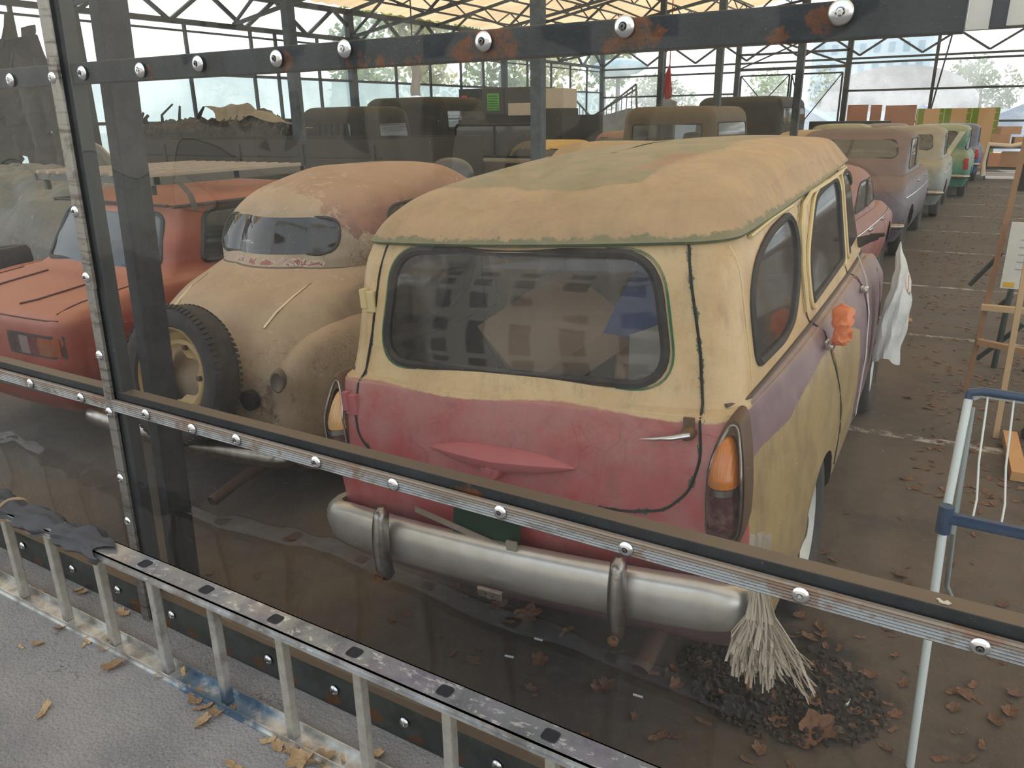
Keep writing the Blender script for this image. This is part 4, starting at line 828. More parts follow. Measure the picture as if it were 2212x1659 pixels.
# shredded plastic tied to the bumper end
b = BM(); q = Vector((.755, .02, .58))
for i in range(190):
    a = R.uniform(-1, 1); l = R.uniform(.15, .26); w_ = R.uniform(.0012, .0036); pt = [q + Vector((a * .015, R.uniform(-.02, .02), .02)), q + Vector((a * .035 + .01, -.03 + R.uniform(-.02, .02), -.05)), q + Vector((a * .06 + (.05 if i % 5 == 0 else 0), -.035 + R.uniform(-.03, .03), -l * .7)), q + Vector((a * .065 + (.09 if i % 5 == 0 else 0) + R.uniform(-.01, .01), -.03 + R.uniform(-.03, .03), -l))]
    grid(b, [[p + Vector((-w_, 0, 0)), p + Vector((w_, R.uniform(-.003, .003), 0))] for p in pt])
for i in range(30):
    a = R.uniform(-1, 1); grid(b, [[q + Vector((a * .02 + dx, .02 * a, zz)) for dx in (-.006, .006)] for zz in (0, .06, .13 + .05 * R.random())])
o = link('shredded_plastic', b, mat('shredded pale plastic', C(196, 184, 166), .5, col2=C(160, 148, 130)), None, True); hung('', o, 'bundle of shredded pale plastic tied to the right end of the wagon\'s bumper', 'plastic strips')

# ------------------------------------------------------------------ beige sedan with the spare wheel
WB = car_root(-3.15, 2.2, 2.02, -.81, 'peeling grey-beige rounded sedan with an open spare wheel on its tail', 'beige_sedan')
def sedan_paint_b():
    m = NM('peeling beige paint'); p = m.co(); o = m.xyz(p); nb = m.noise(4, 6, .7); nf = m.noise(60, 5, .75)
    c = m.mix(m.ss(nb, .38, .66), C(158, 140, 114), C(136, 118, 96)); c = m.mix(m.ss(nf, .64, .74, 0, .5), c, C(118, 98, 78))
    v = m.n('ShaderNodeTexVoronoi', feature='DISTANCE_TO_EDGE'); m.put(v.inputs['Vector'], m.n('ShaderNodeVectorMath', operation='ADD').outputs[0]); va = v.inputs['Vector'].links[0].from_node; m.put(va.inputs[0], p); nn_ = m.n('ShaderNodeTexNoise'); nn_.inputs['Scale'].default_value = 9; nn_.inputs['Detail'].default_value = 6; m.put(nn_.inputs['Vector'], p); sc_ = m.n('ShaderNodeVectorMath', operation='SCALE'); m.put(sc_.inputs[0], nn_.outputs['Color']); sc_.inputs['Scale'].default_value = .12; m.put(va.inputs[1], sc_.outputs[0]); v.inputs['Scale'].default_value = 30
    c = m.mix(m.math('MULTIPLY', m.ss(v.outputs['Distance'], 0, .05, .75, 0), m.ss(m.math('ADD', m.noise(2.4, 4, .6), m.ss(o['X'], .2, .6, -.05, .1)), .5, .6)), c, C(98, 76, 60))
    top = m.math('ADD', m.attr('roof'), m.math('MULTIPLY', m.math('SUBTRACT', m.noise(5, 7, .72, dist=.8), .5), .75)); red = m.mix(m.ss(m.noise(8, 5, .7), .4, .6), C(128, 84, 72), C(108, 70, 60))
    c = m.mix(m.ss(top, -.012, .012), c, red)
    e = m.noise(11, 7, .75, dist=.9); band = m.math('ADD', e, m.attr('chip')); c = m.mix(m.ss(band, .655, .668), c, C(206, 200, 192)); c = m.mix(m.ss(band, .675, .685), c, C(132, 72, 60))
    rs = m.math('ADD', m.noise(9, 6, .75), m.attr('rust')); c = m.mix(m.ss(rs, .62, .78, 0, .85), c, C(92, 64, 46))
    nz = m.nz(); df = m.math('MULTIPLY', m.ss(nz, .35, .95), .55); c = m.mix(df, c, C(178, 148, 116)); k = m.math('LESS_THAN', m.attr('seam'), .004); c = m.mix(m.math('MULTIPLY', k, .8), c, C(60, 48, 40))
    out = m.pr(c, .6, 0, m.bump(m.math('ADD', nb, nf), .35, .004)); g = m.n('ShaderNodeNewGeometry'); return m.done(m.mixs(g.outputs['Backfacing'], out, m.pr(C(58, 52, 48), .9)))
RB = [dict(yr=.12, yf=3.7, hw=.60, z=.28), dict(yr=.02, yf=3.8, hw=.66, z=.38), dict(yr=-.03, yf=3.84, hw=.675, z=.52), dict(yr=-.015, yf=3.8, hw=.665, z=.66), dict(yr=.06, yf=3.7, hw=.65, z=[(0, .77), (3.7, .80)]),
      dict(yr=.16, yf=3.55, hw=.635, z=[(0, .86), (2.4, .90), (3.6, .84)]), dict(yr=.28, yf=3.3, hw=.615, z=[(0, .955), (2.4, .96), (3.4, .92)]), dict(yr=.44, yf=2.8, hw=.60, z=[(.4, 1.03), (2.4, 1.0)]), dict(yr=.57, yf=2.62, hw=.59, z=[(.5, 1.085), (2.4, 1.03)], c=1),
      dict(yr=.61, yf=2.55, hw=.58, z=[(.5, 1.15), (2.4, 1.10)]), dict(yr=.70, yf=2.35, hw=.535, z=[(.6, 1.345), (2.4, 1.33)]), dict(yr=.80, yf=2.2, hw=.47, z=[(.7, 1.43), (2.2, 1.44)]), dict(yr=.98, yf=2.0, hw=.37, z=[(.9, 1.50), (2.0, 1.52)]), dict(yr=1.25, yf=1.85, hw=.2, z=1.55), dict(yr=1.4, yf=1.7, hw=.01, z=1.56)]
for i, r in enumerate(RB):
    w = r['hw']; r.update(rx=min(.30, w * .6), ry=.34 if i < 9 else .26 if i < 13 else .05, fx=min(.3, w * .6), fy=.3 if i < 9 else .2 if i < 12 else .05, bow=.07 if i < 13 else .02, fbow=.1 if i < 13 else .02, tr=.06 if i < 9 else .03, tf=.08 if i < 9 else .02)
    if i >= 13: r.update(rx=w * .4, fx=w * .4, tr=.0, tf=.0)
GB = loft(RB, SEG['fine'], .025)
SEAMB = [(-.7, 1.085), (.7, 1.085)]; LIDB = [(-.40, 1.03), (-.44, .9), (-.45, .6), (-.40, .42)]; LIDB2 = [(.38, 1.03), (.43, .9), (.45, .6), (.40, .42)]
def b_seam(V):
    d, _, _ = seg_d(V[:, 0].copy(), V[:, 2].copy(), SEAMB); return np.where(V[:, 1] < 1.6, d, 9.)
def b_roof(V): # signed, >0 where the old red shows: over the roof and its right rear corner
    d = np.minimum(V[:, 2] - (1.47 - .22 * np.clip((V[:, 0] - .15) / .3, 0, 1)), 3.); return d * 1.15
def b_chip(V):
    a = np.exp(-((V[:, 2] - 1.105) / .022) ** 2) * (np.abs(V[:, 0] + .05) < .42) * (V[:, 1] < 1) * .16; c = np.exp(-((V[:, 2] - 1.03) / .035) ** 2) * (V[:, 1] < .8) * .07; return a + c + np.where((V[:, 2] > 1.38), .02, 0)
def b_rust(V): return .22 * np.exp(-(((V[:, 0] - .52) / .12) ** 2 + ((V[:, 2] - .60) / .16) ** 2)) + .16 * np.clip((.55 - V[:, 2]) / .2, 0, 1)
wb_rear = rpoly([(-.44, 1.33, .1), (.40, 1.325, .1), (.415, 1.15, .12), (-.46, 1.14, .12)], n=7)
wb_s1 = rpoly([(.95, 1.10, .05), (1.02, 1.36, .12), (1.45, 1.38, .05), (1.45, 1.09, .05)]); wb_s2 = rpoly([(1.55, 1.09, .05), (1.55, 1.38, .05), (2.05, 1.36, .1), (2.30, 1.10, .05)])
M_bp = sedan_paint_b(); M_gB = glass('sedan window glass', (.55, .56, .55, 1), .12, C(130, 124, 116), .04)
boB, bvB = body_parts(WB, GB, M_bp, [('rear_window', 'rear', 0, wb_rear)] + [('door_window', 'side', s, p_) for s in (1, -1) for p_ in (wb_s1, wb_s2)] + [('windscreen', 'front', 0, rpoly([(-.44, 1.12), (.44, 1.12), (.40, 1.34), (-.40, 1.34)], .08))], [(.80, .33, .32), (3.1, .33, .32)], dict(seam=b_seam, roof=b_roof, chip=b_chip, rust=b_rust), 'body', M_gB, seal=.009)
def fender(parent, cx, cy, cz, lx, ly, lz, m, name='fender', s=1, n=22, cut=.34):
    """rounded wing over a wheel: a swollen shell open below"""
    b = BM(); rows = []
    for j in range(n + 1):
        a = -PI * .12 + PI * 1.1 * j / n; row = []
        for i in range(13):
            u = i / 12 * PI / 2 * 1.15; q = math.cos(u) if u < PI / 2 else 0; xx = math.sin(min(u, PI / 2)) if u < PI / 2 else 1
            k = max(.0, math.sin(u + .0)); row.append((cx + s * lx * math.cos(u * .92), cy - ly * math.cos(a) * (.45 + .55 * k), cz + lz * math.sin(a) * (.45 + .55 * k)))
        rows.append(row)
    grid(b, rows); return link(name, b, m, parent, True)
def onB(x, z, off=0.0):
    h = bvB.ray_cast(Vector((x, -1, z)), Vector((0, 1, 0))); return Vector((x, h[0].y - off, z)) if h[0] else Vector((x, .1, z))
def ellip(parent, name, c, r, m, sq=2.4, zmin=None, n=28, k=16):
    b = BM(); rows = []; pw = lambda v: (abs(v) ** (2 / sq)) * (1 if v >= 0 else -1)
    for j in range(k + 1):
        t = -PI / 2 + PI * j / k; rows.append([(c[0] + r[0] * pw(math.cos(t)) * pw(math.cos(a)), c[1] + r[1] * pw(math.cos(t)) * pw(math.sin(a)), max(c[2] + r[2] * pw(math.sin(t)), zmin if zmin is not None else -9)) for a in [2 * PI * i / n for i in range(n + 1)]])
    grid(b, rows); bmesh.ops.remove_doubles(b, verts=b.verts[:], dist=1e-4); return link(name, b, m, parent, True)
for s in (1, -1):
    o = ellip(WB, 'rear_fender', (s * .525, .72, .48), (.165, .66, .41), M_bp, 2.3); 
    for an in ('seam', 'roof', 'chip', 'rust'):
        a_ = o.data.attributes.new(an, 'FLOAT', 'POINT'); V_ = np.array([v.co[:] for v in o.data.vertices]); a_.data.foreach_set('value', (dict(seam=lambda V: np.full(len(V), 1.), roof=lambda V: np.full(len(V), -1.), chip=lambda V: V[:, 2] * 0, rust=lambda V: b_rust(V) * .7)[an](V_)).astype(np.float32))
    b = BM(); q = [onB(s * x, z, .008) for x, z in ((.37, 1.035), (.365, .99), (.345, .93), (.335, .87))]; tube(b, q, [.004, .007, .008, .006], 8, flat=.6); link('chrome_strip', b, M_chrome, WB, True)
    for y_ in (.80, 3.1): wheel(WB, (s * .60, y_, .31 + .014 * -s * .6), .31, .14, side=s)
bumper(WB, .70, .33, .42, -.13, .035, .06, M_chrome2)
# open round hole and the lamp socket
b = BM(); M = Matrix.Translation(onB(.40, .58, .012) + Vector((0, -.012, 0))) @ Matrix.Rotation(PI / 2, 4, 'Z'); lathe(b, [(.048, -.004), (.048, .03)], 24, M); lathe(b, [(.048, -.0035), (.0005, -.0035)], 24, M); link('filler_hole', b, M_black, WB)
b = BM(); M = Matrix.Translation(Vector((.60, .035, .70))) @ Matrix.Rotation(PI / 2 + .5, 4, 'Z') @ Matrix.Scale(1.7, 4, (0, 0, 1)); lathe(b, [(.03, .04), (.031, -.01), (.026, -.014), (.012, -.004), (.001, -.004)], 18, M); link('lamp_socket', b, mat('rusted socket', C(120, 112, 100), .6, .5, col2=C(84, 58, 42), amt=.8), WB, True)
# spare wheel, open rim with big centre hole
def rim_open(b, r, n=48, M=None):
    prof = [(r, -.055), (r * .97, -.062), (r * .93, -.03), (r * .90, .0), (r * .78, .018), (r * .74, -.002), (r * .66, -.008), (r * .60, .006)]
    rings = []
    for rr, x in prof: rings.append([(x, rr * math.cos(t), rr * math.sin(t)) for t in [2 * PI * k / n for k in range(n)]])
    inner = []
    for k in range(n): t = 2 * PI * k / n; rr = r * (.47 + .07 * math.cos(5 * t)); inner.append((.012, rr * math.cos(t), rr * math.sin(t)))
    rings.append(inner); V = [[b.verts.new((M or Matrix()) @ Vector(p)) for p in g] for g in rings]
    for A, B_ in zip(V, V[1:]):
        for k in range(n): l = (k + 1) % n; b.faces.new((A[k], A[l], B_[l], B_[k]))
SPM = Matrix.Translation((.115, -.115, .72)) @ Euler((math.radians(-14), 0, math.radians(90))).to_matrix().to_4x4()
b = BM(); prof = []; rT = .325; w = .15
prof = [(rT * .68, -w * .30), (rT * .72, -w * .46), (rT * .84, -w * .52), (rT * .95, -w * .46), (rT * .99, -w * .36), (rT, -w * .2), (rT * .985, -w * .18), (rT, -w * .05), (rT, w * .05), (rT * .985, w * .07), (rT, w * .2), (rT * .99, w * .36), (rT * .9, w * .5), (rT * .70, w * .42)]
SPR = Matrix.Rotation(math.radians(90), 4, 'Z') @ Matrix()
lathe(b, prof, 64); 
for k in range(72):
    for s_ in (-1, 1): a = 2 * PI * (k + .5 * (s_ > 0)) / 72; M = Matrix.Rotation(a, 4, 'X') @ Matrix.Translation((s_ * w * .40, 0, rT * .972)) @ Matrix.Rotation(s_ * .5, 4, 'Y'); box(b, -.015, .015, -.007, .007, 0, .007, M)
spare = link('spare_wheel', b, M_rubber, WB, True); spare.matrix_local = Matrix.Translation((.115, -.085, .70)) @ Matrix.Rotation(math.radians(-12), 4, 'X') @ Matrix.Rotation(math.radians(90), 4, 'Z')
M_rimt = mat('rusty tan rim', C(186, 160, 112), .6, .2, col2=C(116, 84, 54), sc=9, amt=.8)
b = BM(); rim_open(b, .225); link('rim', b, M_rimt, spare, True)
for k in range(5):
    a = 2 * PI * k / 5 + .6; b = BM(); lathe(b, [(.013, .0), (.012, -.02), (.001, -.021)], 10, Matrix.Translation((-.004, .225 * .62 * math.cos(a), .225 * .62 * math.sin(a)))); link('rim_stud', b, mat('rust stud', C(96, 70, 50), .7), spare, True)
b = BM(); tube(b, [(-.55, .5, .25), (-.53, -.05, .25), (-.50, -.16, .22)], .025, 12, cap=False)
b.free(); b = BM(); tube(b, [(.34, .6, .24), (.34, .0, .20), (.33, -.20, .155)], .026, 12, cap=False); link('exhaust_pipe', b, mat('rusty exhaust', C(104, 84, 74)), WB, True)
b = BM(); box(b, -.5, .5, 1.3, 1.45, .5, 1.14, bev=.04); link('seat', b, mat('brown seat', C(92, 58, 46), .8), WB, True)
b = BM(); box(b, -.58, .58, .3, 3.6, .3, .38); link('floor_pan', b, M_black, WB)

# ------------------------------------------------------------------ red small car with the slatted roof rack
WC = car_root(-4.79, 2.17, .11, .18, 'dusty red boxy small car with rectangular tail lamp at the left of the photo', 'red_car')
RCc = [dict(yr=.05, yf=3.6, hw=.68, z=.26), dict(yr=-.03, yf=3.7, hw=.73, z=.36), dict(yr=-.05, yf=3.73, hw=.765, z=.52), dict(yr=-.06, yf=3.72, hw=.765, z=.70, c=1), dict(yr=-.045, yf=3.68, hw=.755, z=[(0, .805), (2.5, .82), (3.7, .76)]), dict(yr=-.01, yf=3.6, hw=.735, z=[(0, .838), (.6, .875), (2.5, .87), (3.7, .80)]),
      dict(yr=.08, yf=3.3, hw=.70, z=[(0, .855), (.6, .915), (2.6, .90), (3.4, .84)]), dict(yr=.62, yf=2.75, hw=.675, z=.925, c=1), dict(yr=.66, yf=2.7, hw=.66, z=.95), dict(yr=.76, yf=2.5, hw=.63, z=1.12), dict(yr=.87, yf=2.3, hw=.585, z=1.315, c=1), dict(yr=.865, yf=2.31, hw=.60, z=1.325, c=1), dict(yr=.90, yf=2.27, hw=.58, z=1.345), dict(yr=1.02, yf=2.15, hw=.48, z=1.378), dict(yr=1.3, yf=1.9, hw=.25, z=1.392), dict(yr=1.5, yf=1.7, hw=.01, z=1.395)]
for i, r in enumerate(RCc):
    w = r['hw']; r.update(rx=min(.13, w * .5), ry=.12, fx=min(.15, w * .5), fy=.12, bow=.03, fbow=.05, tr=.02, tf=.03)
    if i >= 13: r.update(ry=.05, fy=.05, bow=.01, fbow=.01)
M_red = paint('faded red paint', C(132, 44, 30), .7, C(144, 62, 44), C(120, 40, 30), .26, .36, dustcol=C(176, 122, 92))
GC = loft(RCc, SEG['fine'], .028)
c_rear = rpoly([(-.49, 1.275, .07), (.49, 1.275, .07), (.575, .965, .07), (-.575, .965, .07)], n=6)
c_s1 = rpoly([(1.0, .98, .05), (1.10, 1.28, .08), (1.50, 1.29, .04), (1.50, .97, .04)]); c_s2 = rpoly([(1.57, .97, .04), (1.57, 1.29, .04), (2.15, 1.28, .06), (2.45, .98, .05)])
M_gC = glass('red car glass', (.50, .54, .58, 1), .06, C(150, 160, 170), .02)
boC, bvC = body_parts(WC, GC, M_red, [('rear_window', 'rear', 0, c_rear)] + [('door_window', 'side', s, p_) for s in (1, -1) for p_ in (c_s1, c_s2)], [(.72, .31, .31), (2.9, .31, .31)], None, 'body', M_gC, seal=.016, seal_m=mat('black seal', C(34, 36, 40), .5))
def onC(x, z, off=0.0):
    h = bvC.ray_cast(Vector((x, -1, z)), Vector((0, 1, 0))); return Vector((x, h[0].y - off, z))
def topC(x, y, off=0.0):
    h = bvC.ray_cast(Vector((x, y, 1.2 if y < .6 else 2)), Vector((0, 0, -1))); return Vector((x, y, h[0].z + off))
for s in (1, -1):
    lm = [(.24, .735), (.70, .72), (.695, .625), (.22, .635)]
    b = BM()
    def patch(b, x0, x1, z0, z1, off, n=6): grid(b, [[onC(s * (x0 + (x1 - x0) * i / n), z0 + (z1 - z0) * j / 2, off) for i in range(n + 1)] for j in range(3)])
    patch(b, .285, .715, .615, .74, .006); tl = link('tail_lamp', b, M_rubber, WC); tl['label'] = 'rectangular red, clear and amber tail lamp'
    for nm, x0, x1, mm in (('red_lens', .30, .40, M_ruby), ('clear_lens', .40, .475, mat('clear lens', C(176, 150, 146), .3)), ('red_lens', .475, .555, lens('red lens', C(130, 34, 40))), ('amber_lens', .555, .70, lens('amber lens b', C(190, 92, 34)))):
        b = BM(); patch(b, x0, x1, .628, .728, .012, 3); bmesh.ops.solidify(b, geom=b.faces[:], thickness=.006); link(nm, b, mm, tl)
    for y_ in (.72, 2.9): wheel(WC, (s * .64, y_, .29), .29, .14, side=s)
b = BM()
for s in (1, -1): tube(b, [topC(s * x, y, .002) for x, y in ((.60, .56), (.60, .40), (.605, .2), (.62, .12), (.64, .04))], .004, 5); tube(b, [topC(s * x, y, .004) for x, y in ((.30, .55), (.30, .3), (.29, .14), (.25, .06))], .006, 5)
tube(b, [onC(x, .818, .003) for x in np.linspace(-.68, .68, 20)], .004, 5); link('lid_seam', b, mat('dark seam', C(70, 30, 26), .7), WC, True)
b = BM(); tube(b, [Vector((x, -.12 + .03 * x * x, .50)) for x in np.linspace(-.76, .76, 16)], .05, 10, flat=1); link('bumper', b, mat('grey bumper', C(120, 116, 112), .5, .5), WC, True)
b = BM()
for k in range(6): q = bvC.ray_cast(Vector((2, .30 + .045 * k, .70)), Vector((-1, 0, 0)))[0]; box(b, q.x - .004, q.x + .008, q.y - .008, q.y + .008, .63, .75)
link('louvre', b, M_red, WC)
b = BM(); tube(b, [Vector((s_ * .62, y, 1.325)) for s_ in (1,) for y in np.linspace(.86, 2.3, 12)], .012, 6); tube(b, [Vector((-.62, y, 1.325)) for y in np.linspace(.86, 2.3, 12)], .012, 6); tube(b, [Vector((x, .855, 1.33)) for x in np.linspace(-.58, .58, 8)], .010, 6); link('gutter', b, M_red, WC, True)
b = BM(); box(b, -.6, .6, 1.25, 1.4, .45, .98, bev=.04); link('seat', b, mat('brown seat', C(92, 58, 46)), WC, True)
b = BM(); box(b, -.6, .6, .3, 3.4, .28, .36); link('floor_pan', b, M_black, WC)
# roof rack (slats run along the car)
nr_ = at(328, 383, z=1.50); fr_ = at(602, 363, z=1.50); e = empty('roof_rack', (nr_.x, nr_.y, 1.50), label='grey slatted wooden roof rack strapped on the red car', cat='roof rack')
LR = 1.25
for k in range(11): b = BM(); box(b, -.055 - .115 * k - .016, -.055 - .115 * k + .016, 0, LR, -.002, .018); link('slat', b, mat('weathered slat', C(168, 156, 140), .8, col2=C(120, 108, 94)), e)
b = BM()
for y_ in (.03, LR / 2, LR - .03): box(b, -1.27, 0, y_ - .02, y_ + .02, -.045, -.002)
box(b, -.03, .0, 0, LR, -.05, -.002); box(b, -1.27, -1.24, 0, LR, -.05, -.002); link('rack_frame', b, mat('rack frame', C(96, 94, 88), .7), e)
b = BM()
for x_ in (-.08, -1.2):
    for y_ in (.05, LR - .05): box(b, x_ - .015, x_ + .015, y_ - .015, y_ + .015, -.11, -.045)
link('foot', b, M_steel, e)
b = BM(); q = Vector((0, 0, 0)); grid(b, [[Vector((x, y + w_, z)) for w_ in (-.022, .022)] for x, y, z in ((-.06, .18, -.05), (-.02, .17, -.03), (.04, .17, -.06), (.10, .17, -.11), (.125, .17, -.175), (.13, .17, -.21))]); bmesh.ops.solidify(b, geom=b.faces[:], thickness=.004); link('strap', b, mat('grey strap', C(112, 108, 96), .8), e, True)

# ------------------------------------------------------------------ other cars of the hall
def simple_car(label, x, y, yaw, L, hw, belt, H, pm, name='parked_car', rb=.75, rt=1.15, fb=3.0, ft=2.5, trunk=None, hood=None, group=None, wh=.32, rwin=(.5, .12), round_=.2, gm=None, chrome=True, low=SEG['mid'], roofw=.8, lamps=None, step=.05, bow=.04, winh=(.05, .10), zr=None, roll=0):
    e = car_root(x, y, yaw, roll, label, name, 'car', group); tz = trunk or belt - .04; hz = hood or belt - .05; gw = hw * .86; rw = hw * roofw
    rg = [dict(yr=.08, yf=L - .1, hw=hw * .9, z=.26), dict(yr=.02, yf=L - .02, hw=hw * .97, z=.40), dict(yr=.0, yf=L, hw=hw, z=.60), dict(yr=.02, yf=L - .03, hw=hw * .985, z=[(0, min(.78, tz - .1)), (L, min(.76, hz - .12))]), dict(yr=.07, yf=L - .12, hw=hw * .95, z=[(0, tz - .07), (rb, belt - .07), (fb, belt - .07), (L, hz - .08)]),
          dict(yr=.18 if rb > .5 else .10, yf=L - .35, hw=hw * .90, z=[(.1, tz - .01), (rb, belt - .01), (fb, belt - .02), (L, hz)]), dict(yr=rb, yf=fb, hw=gw, z=belt + .01, c=1), dict(yr=rb + .03, yf=fb - .05, hw=gw - .01, z=belt + .05), dict(yr=(rb + rt) / 2, yf=(fb + ft) / 2, hw=(gw + rw) / 2, z=(belt + H) / 2), dict(yr=rt, yf=ft, hw=rw, z=H - .10),
          dict(yr=rt + .08, yf=ft - .08, hw=rw * .93, z=H - .055), dict(yr=rt + .22, yf=ft - .2, hw=rw * .7, z=H - .018), dict(yr=rt + .42, yf=ft - .4, hw=rw * .35, z=H - .003), dict(yr=rt + .55, yf=ft - .5, hw=.01, z=H)]
    for i, r in enumerate(rg):
        w = r['hw']; r.update(rx=min(round_, w * .5), ry=round_ if i < 11 else .06, fx=min(round_, w * .5), fy=round_ if i < 11 else .06, bow=bow if i < 11 else .01, fbow=.06 if i < 11 else .01, tr=.03 if i < 6 else .01, tf=.05 if i < 6 else .02)
    G = loft(rg, low, step); zt = H - .12 - winh[0] * .4; zb_ = belt + winh[1]
    rw_ = rpoly([(-rwin[0] * .88, zt, .08), (rwin[0] * .88, zt, .08), (rwin[0], zb_ + rwin[1] - .06, .1), (-rwin[0], zb_ + rwin[1] - .06, .1)])
    y0 = rt + .12; y1 = ft - .05; ym = (y0 + y1) / 2 - .02; ws = []
    for s in (1, -1):
        ws.append(('door_window', 'side', s, rpoly([(y0 - .18, belt + .07, .08), (y0 + .02, zt, .12), (ym - .03, zt + .01, .04), (ym - .03, belt + .07, .04)]))); ws.append(('door_window', 'side', s, rpoly([(ym + .03, belt + .07, .04), (ym + .03, zt + .01, .04), (y1 - .02, zt, .08), (y1 + .25, belt + .08, .06)])))
    ws += [('rear_window', 'rear', 0, rw_), ('windscreen', 'front', 0, rpoly([(-gw * .8, belt + .1), (gw * .8, belt + .1), (rw * .8, zt), (-rw * .8, zt)], .07))]
    wy = (L * .21, L * .80); bo, bv = body_parts(e, G, pm, ws, [(a, wh, wh + .03) for a in wy], None, 'body', gm or M_glassd, seal=.009)
    for s in (1, -1):
        for a in wy: wheel(e, (s * (hw - .14), a, wh), wh, .15, side=s, rim=M_steel)
    if chrome:
        bumper(e, hw * .97, .44, .53, -.08, .04, .06, M_chrome2, n=20)
        for s in (1, -1):
            b = BM(); pts = [];
            for a in np.linspace(.3, L - .3, 16):
                h = bv.ray_cast(Vector((s * 2, a, .80)), Vector((-s, 0, 0)));
                if h[0] is not None: pts.append(h[0] + Vector((s * .006, 0, 0)))
            if len(pts) > 4: tube(b, pts, .008, 6); link('side_strip', b, M_chrome, e, True)
            for a in (y0 + .15, ym + .6):
                h = bv.ray_cast(Vector((s * 2, a, belt - .10)), Vector((-s, 0, 0)))
                if h[0] is not None: b = BM(); box(b, -.015, .025, -.07, .07, -.01, .012, Matrix.Translation(h[0]), bev=.004); link('side_handle', b, M_chrome, e)
    for s in (1, -1):
        h = bv.ray_cast(Vector((s * hw * .86, -1, .74)), Vector((0, 1, 0)))
        if h[0] is not None and lamps: b = BM(); box(b, -.045, .045, -.03, .02, -.12, .12, Matrix.Translation(h[0]), bev=.02); link('tail_lamp', b, lamps, e, True)
    b = BM(); box(b, -hw * .8, hw * .8, .3, L - .3, .28, .40); link('floor_pan', b, M_black, e)
    b = BM(); box(b, -hw * .72, hw * .72, rt + .25, rt + .42, .4, belt + .04, bev=.04); box(b, -hw * .72, hw * .72, ym + .1, ym + .25, .4, belt + .06, bev=.04); link('seat', b, mat('faded seat cloth', C(78, 70, 66)), e, True)
    return e, bv
M_gl2 = glass('hall car glass', (.50, .52, .52, 1), .30, C(150, 152, 148), .05)
P_pink = paint('dusty pinkish red paint', C(132, 62, 58), .8, C(150, 94, 88), dustcol=C(152, 128, 122)); P_volga = paint('dusty violet grey paint', C(72, 66, 84), .75, C(92, 84, 98), dustcol=C(120, 100, 92)); P_grey = paint('grey green paint', C(108, 120, 120), .6, C(130, 142, 140), dustcol=C(158, 146, 128))
P_teal = paint('teal paint', C(46, 122, 104), .6, C(64, 138, 120), dustcol=C(176, 162, 140)); P_blue = paint('blue paint', C(42, 84, 138), .4, C(60, 104, 156)); P_beige = paint('dusty beige paint', C(176, 160, 130), .8, dustcol=C(160, 140, 112)); P_yel = paint('mustard yellow paint', C(206, 170, 84), .5)
P_mar = paint('dusty maroon paint', C(112, 50, 46), .6); P_lg = paint('pale green paint', C(130, 144, 118), .5, dustcol=C(150, 142, 120)); P_dk = paint('dark grey car paint', C(70, 70, 82), .6)
M_redl = lens('plain red lens', C(190, 40, 36))
simple_car('pinkish red low car with dusty side windows just beyond the station wagon', -1.60, 6.35, -.5, 4.0, .78, .88, 1.34, P_pink, rb=.8, rt=1.25, fb=2.9, ft=2.4, round_=.2, gm=M_gl2)
simple_car('dusty violet-grey rounded sedan with a wide rear window, second beyond the station wagon', -1.62, 10.55, -.4, 4.6, .88, 1.02, 1.60, P_volga, rb=.7, rt=1.35, fb=3.4, ft=2.9, round_=.3, rwin=(.62, .18), gm=M_gl2, step=.04)
simple_car('pale grey-green sedan in the right row, between the violet-grey one and the teal estate', -1.35, 15.4, 0, 4.0, .80, 1.0, 1.56, P_grey, rb=.6, rt=1.15, fb=2.9, ft=2.5, round_=.26, gm=M_gl2)
e_, bv_ = simple_car('teal green estate car with a pale stripe across its tailgate, far in the right row', -1.05, 19.6, 0, 4.0, .80, .95, 1.54, P_teal, rb=.16, rt=.32, fb=3.0, ft=2.6, round_=.12, gm=M_gl2, lamps=M_redl, rwin=(.48, .15), winh=(.05, .10))
b = BM(); rows = []
for k in range(12):
    z = .55 + .85 * k / 11; x = .12 + .40 * k / 11; hh = [bv_.ray_cast(Vector((x + d, -1, z)), Vector((0, 1, 0)))[0] for d in (-.06, .06)]
    if all(hh): rows.append([h + Vector((0, -.012, 0)) for h in hh])
grid(b, rows); link('pale_stripe', b, mat('pale stripe', C(190, 192, 176), .6), e_)
simple_car('blue boxy sedan, last car of the right row near the cardboard', -.95, 24.3, 0, 4.1, .82, .92, 1.50, P_blue, rb=.8, rt=1.2, fb=3.1, ft=2.6, round_=.12, gm=M_gl2, lamps=M_redl)
simple_car('beige car with a long dusty roof, far back left of the middle post', -10.6, 19.0, 8, 4.3, .82, .98, 1.58, P_beige, round_=.3, gm=M_gl2)
simple_car('mustard yellow car seen through the open windscreen frame', -6.72, 11.3, 4, 4.0, .76, .90, 1.42, P_yel, round_=.25, gm=M_gl2)
simple_car('beige car whose roof shows just above the left edge of the station wagon\'s roof', -3.95, 7.35, 0, 4.0, .76, .96, 1.52, P_beige, round_=.28, gm=M_gl2)
simple_car('dull maroon car partly hidden behind the olive truck cab', -7.15, 15.6, 0, 4.0, .76, .94, 1.50, P_mar, round_=.25, gm=M_gl2)
simple_car('beige car whose roof shows between the olive truck cab and the violet-grey sedan', -3.02, 15.1, 0, 3.9, .76, .95, 1.50, P_beige, round_=.26, gm=M_gl2)
simple_car('pale green car with a light roof, below the gate in the back wall', -3.2, 19.8, 0, 4.0, .80, .96, 1.56, P_lg, round_=.2, gm=M_gl2)
simple_car('dark grey car with a pale roof, beyond the pale green one', -2.75, 25.0, 0, 4.0, .78, .95, 1.50, P_dk, round_=.2, gm=M_gl2)

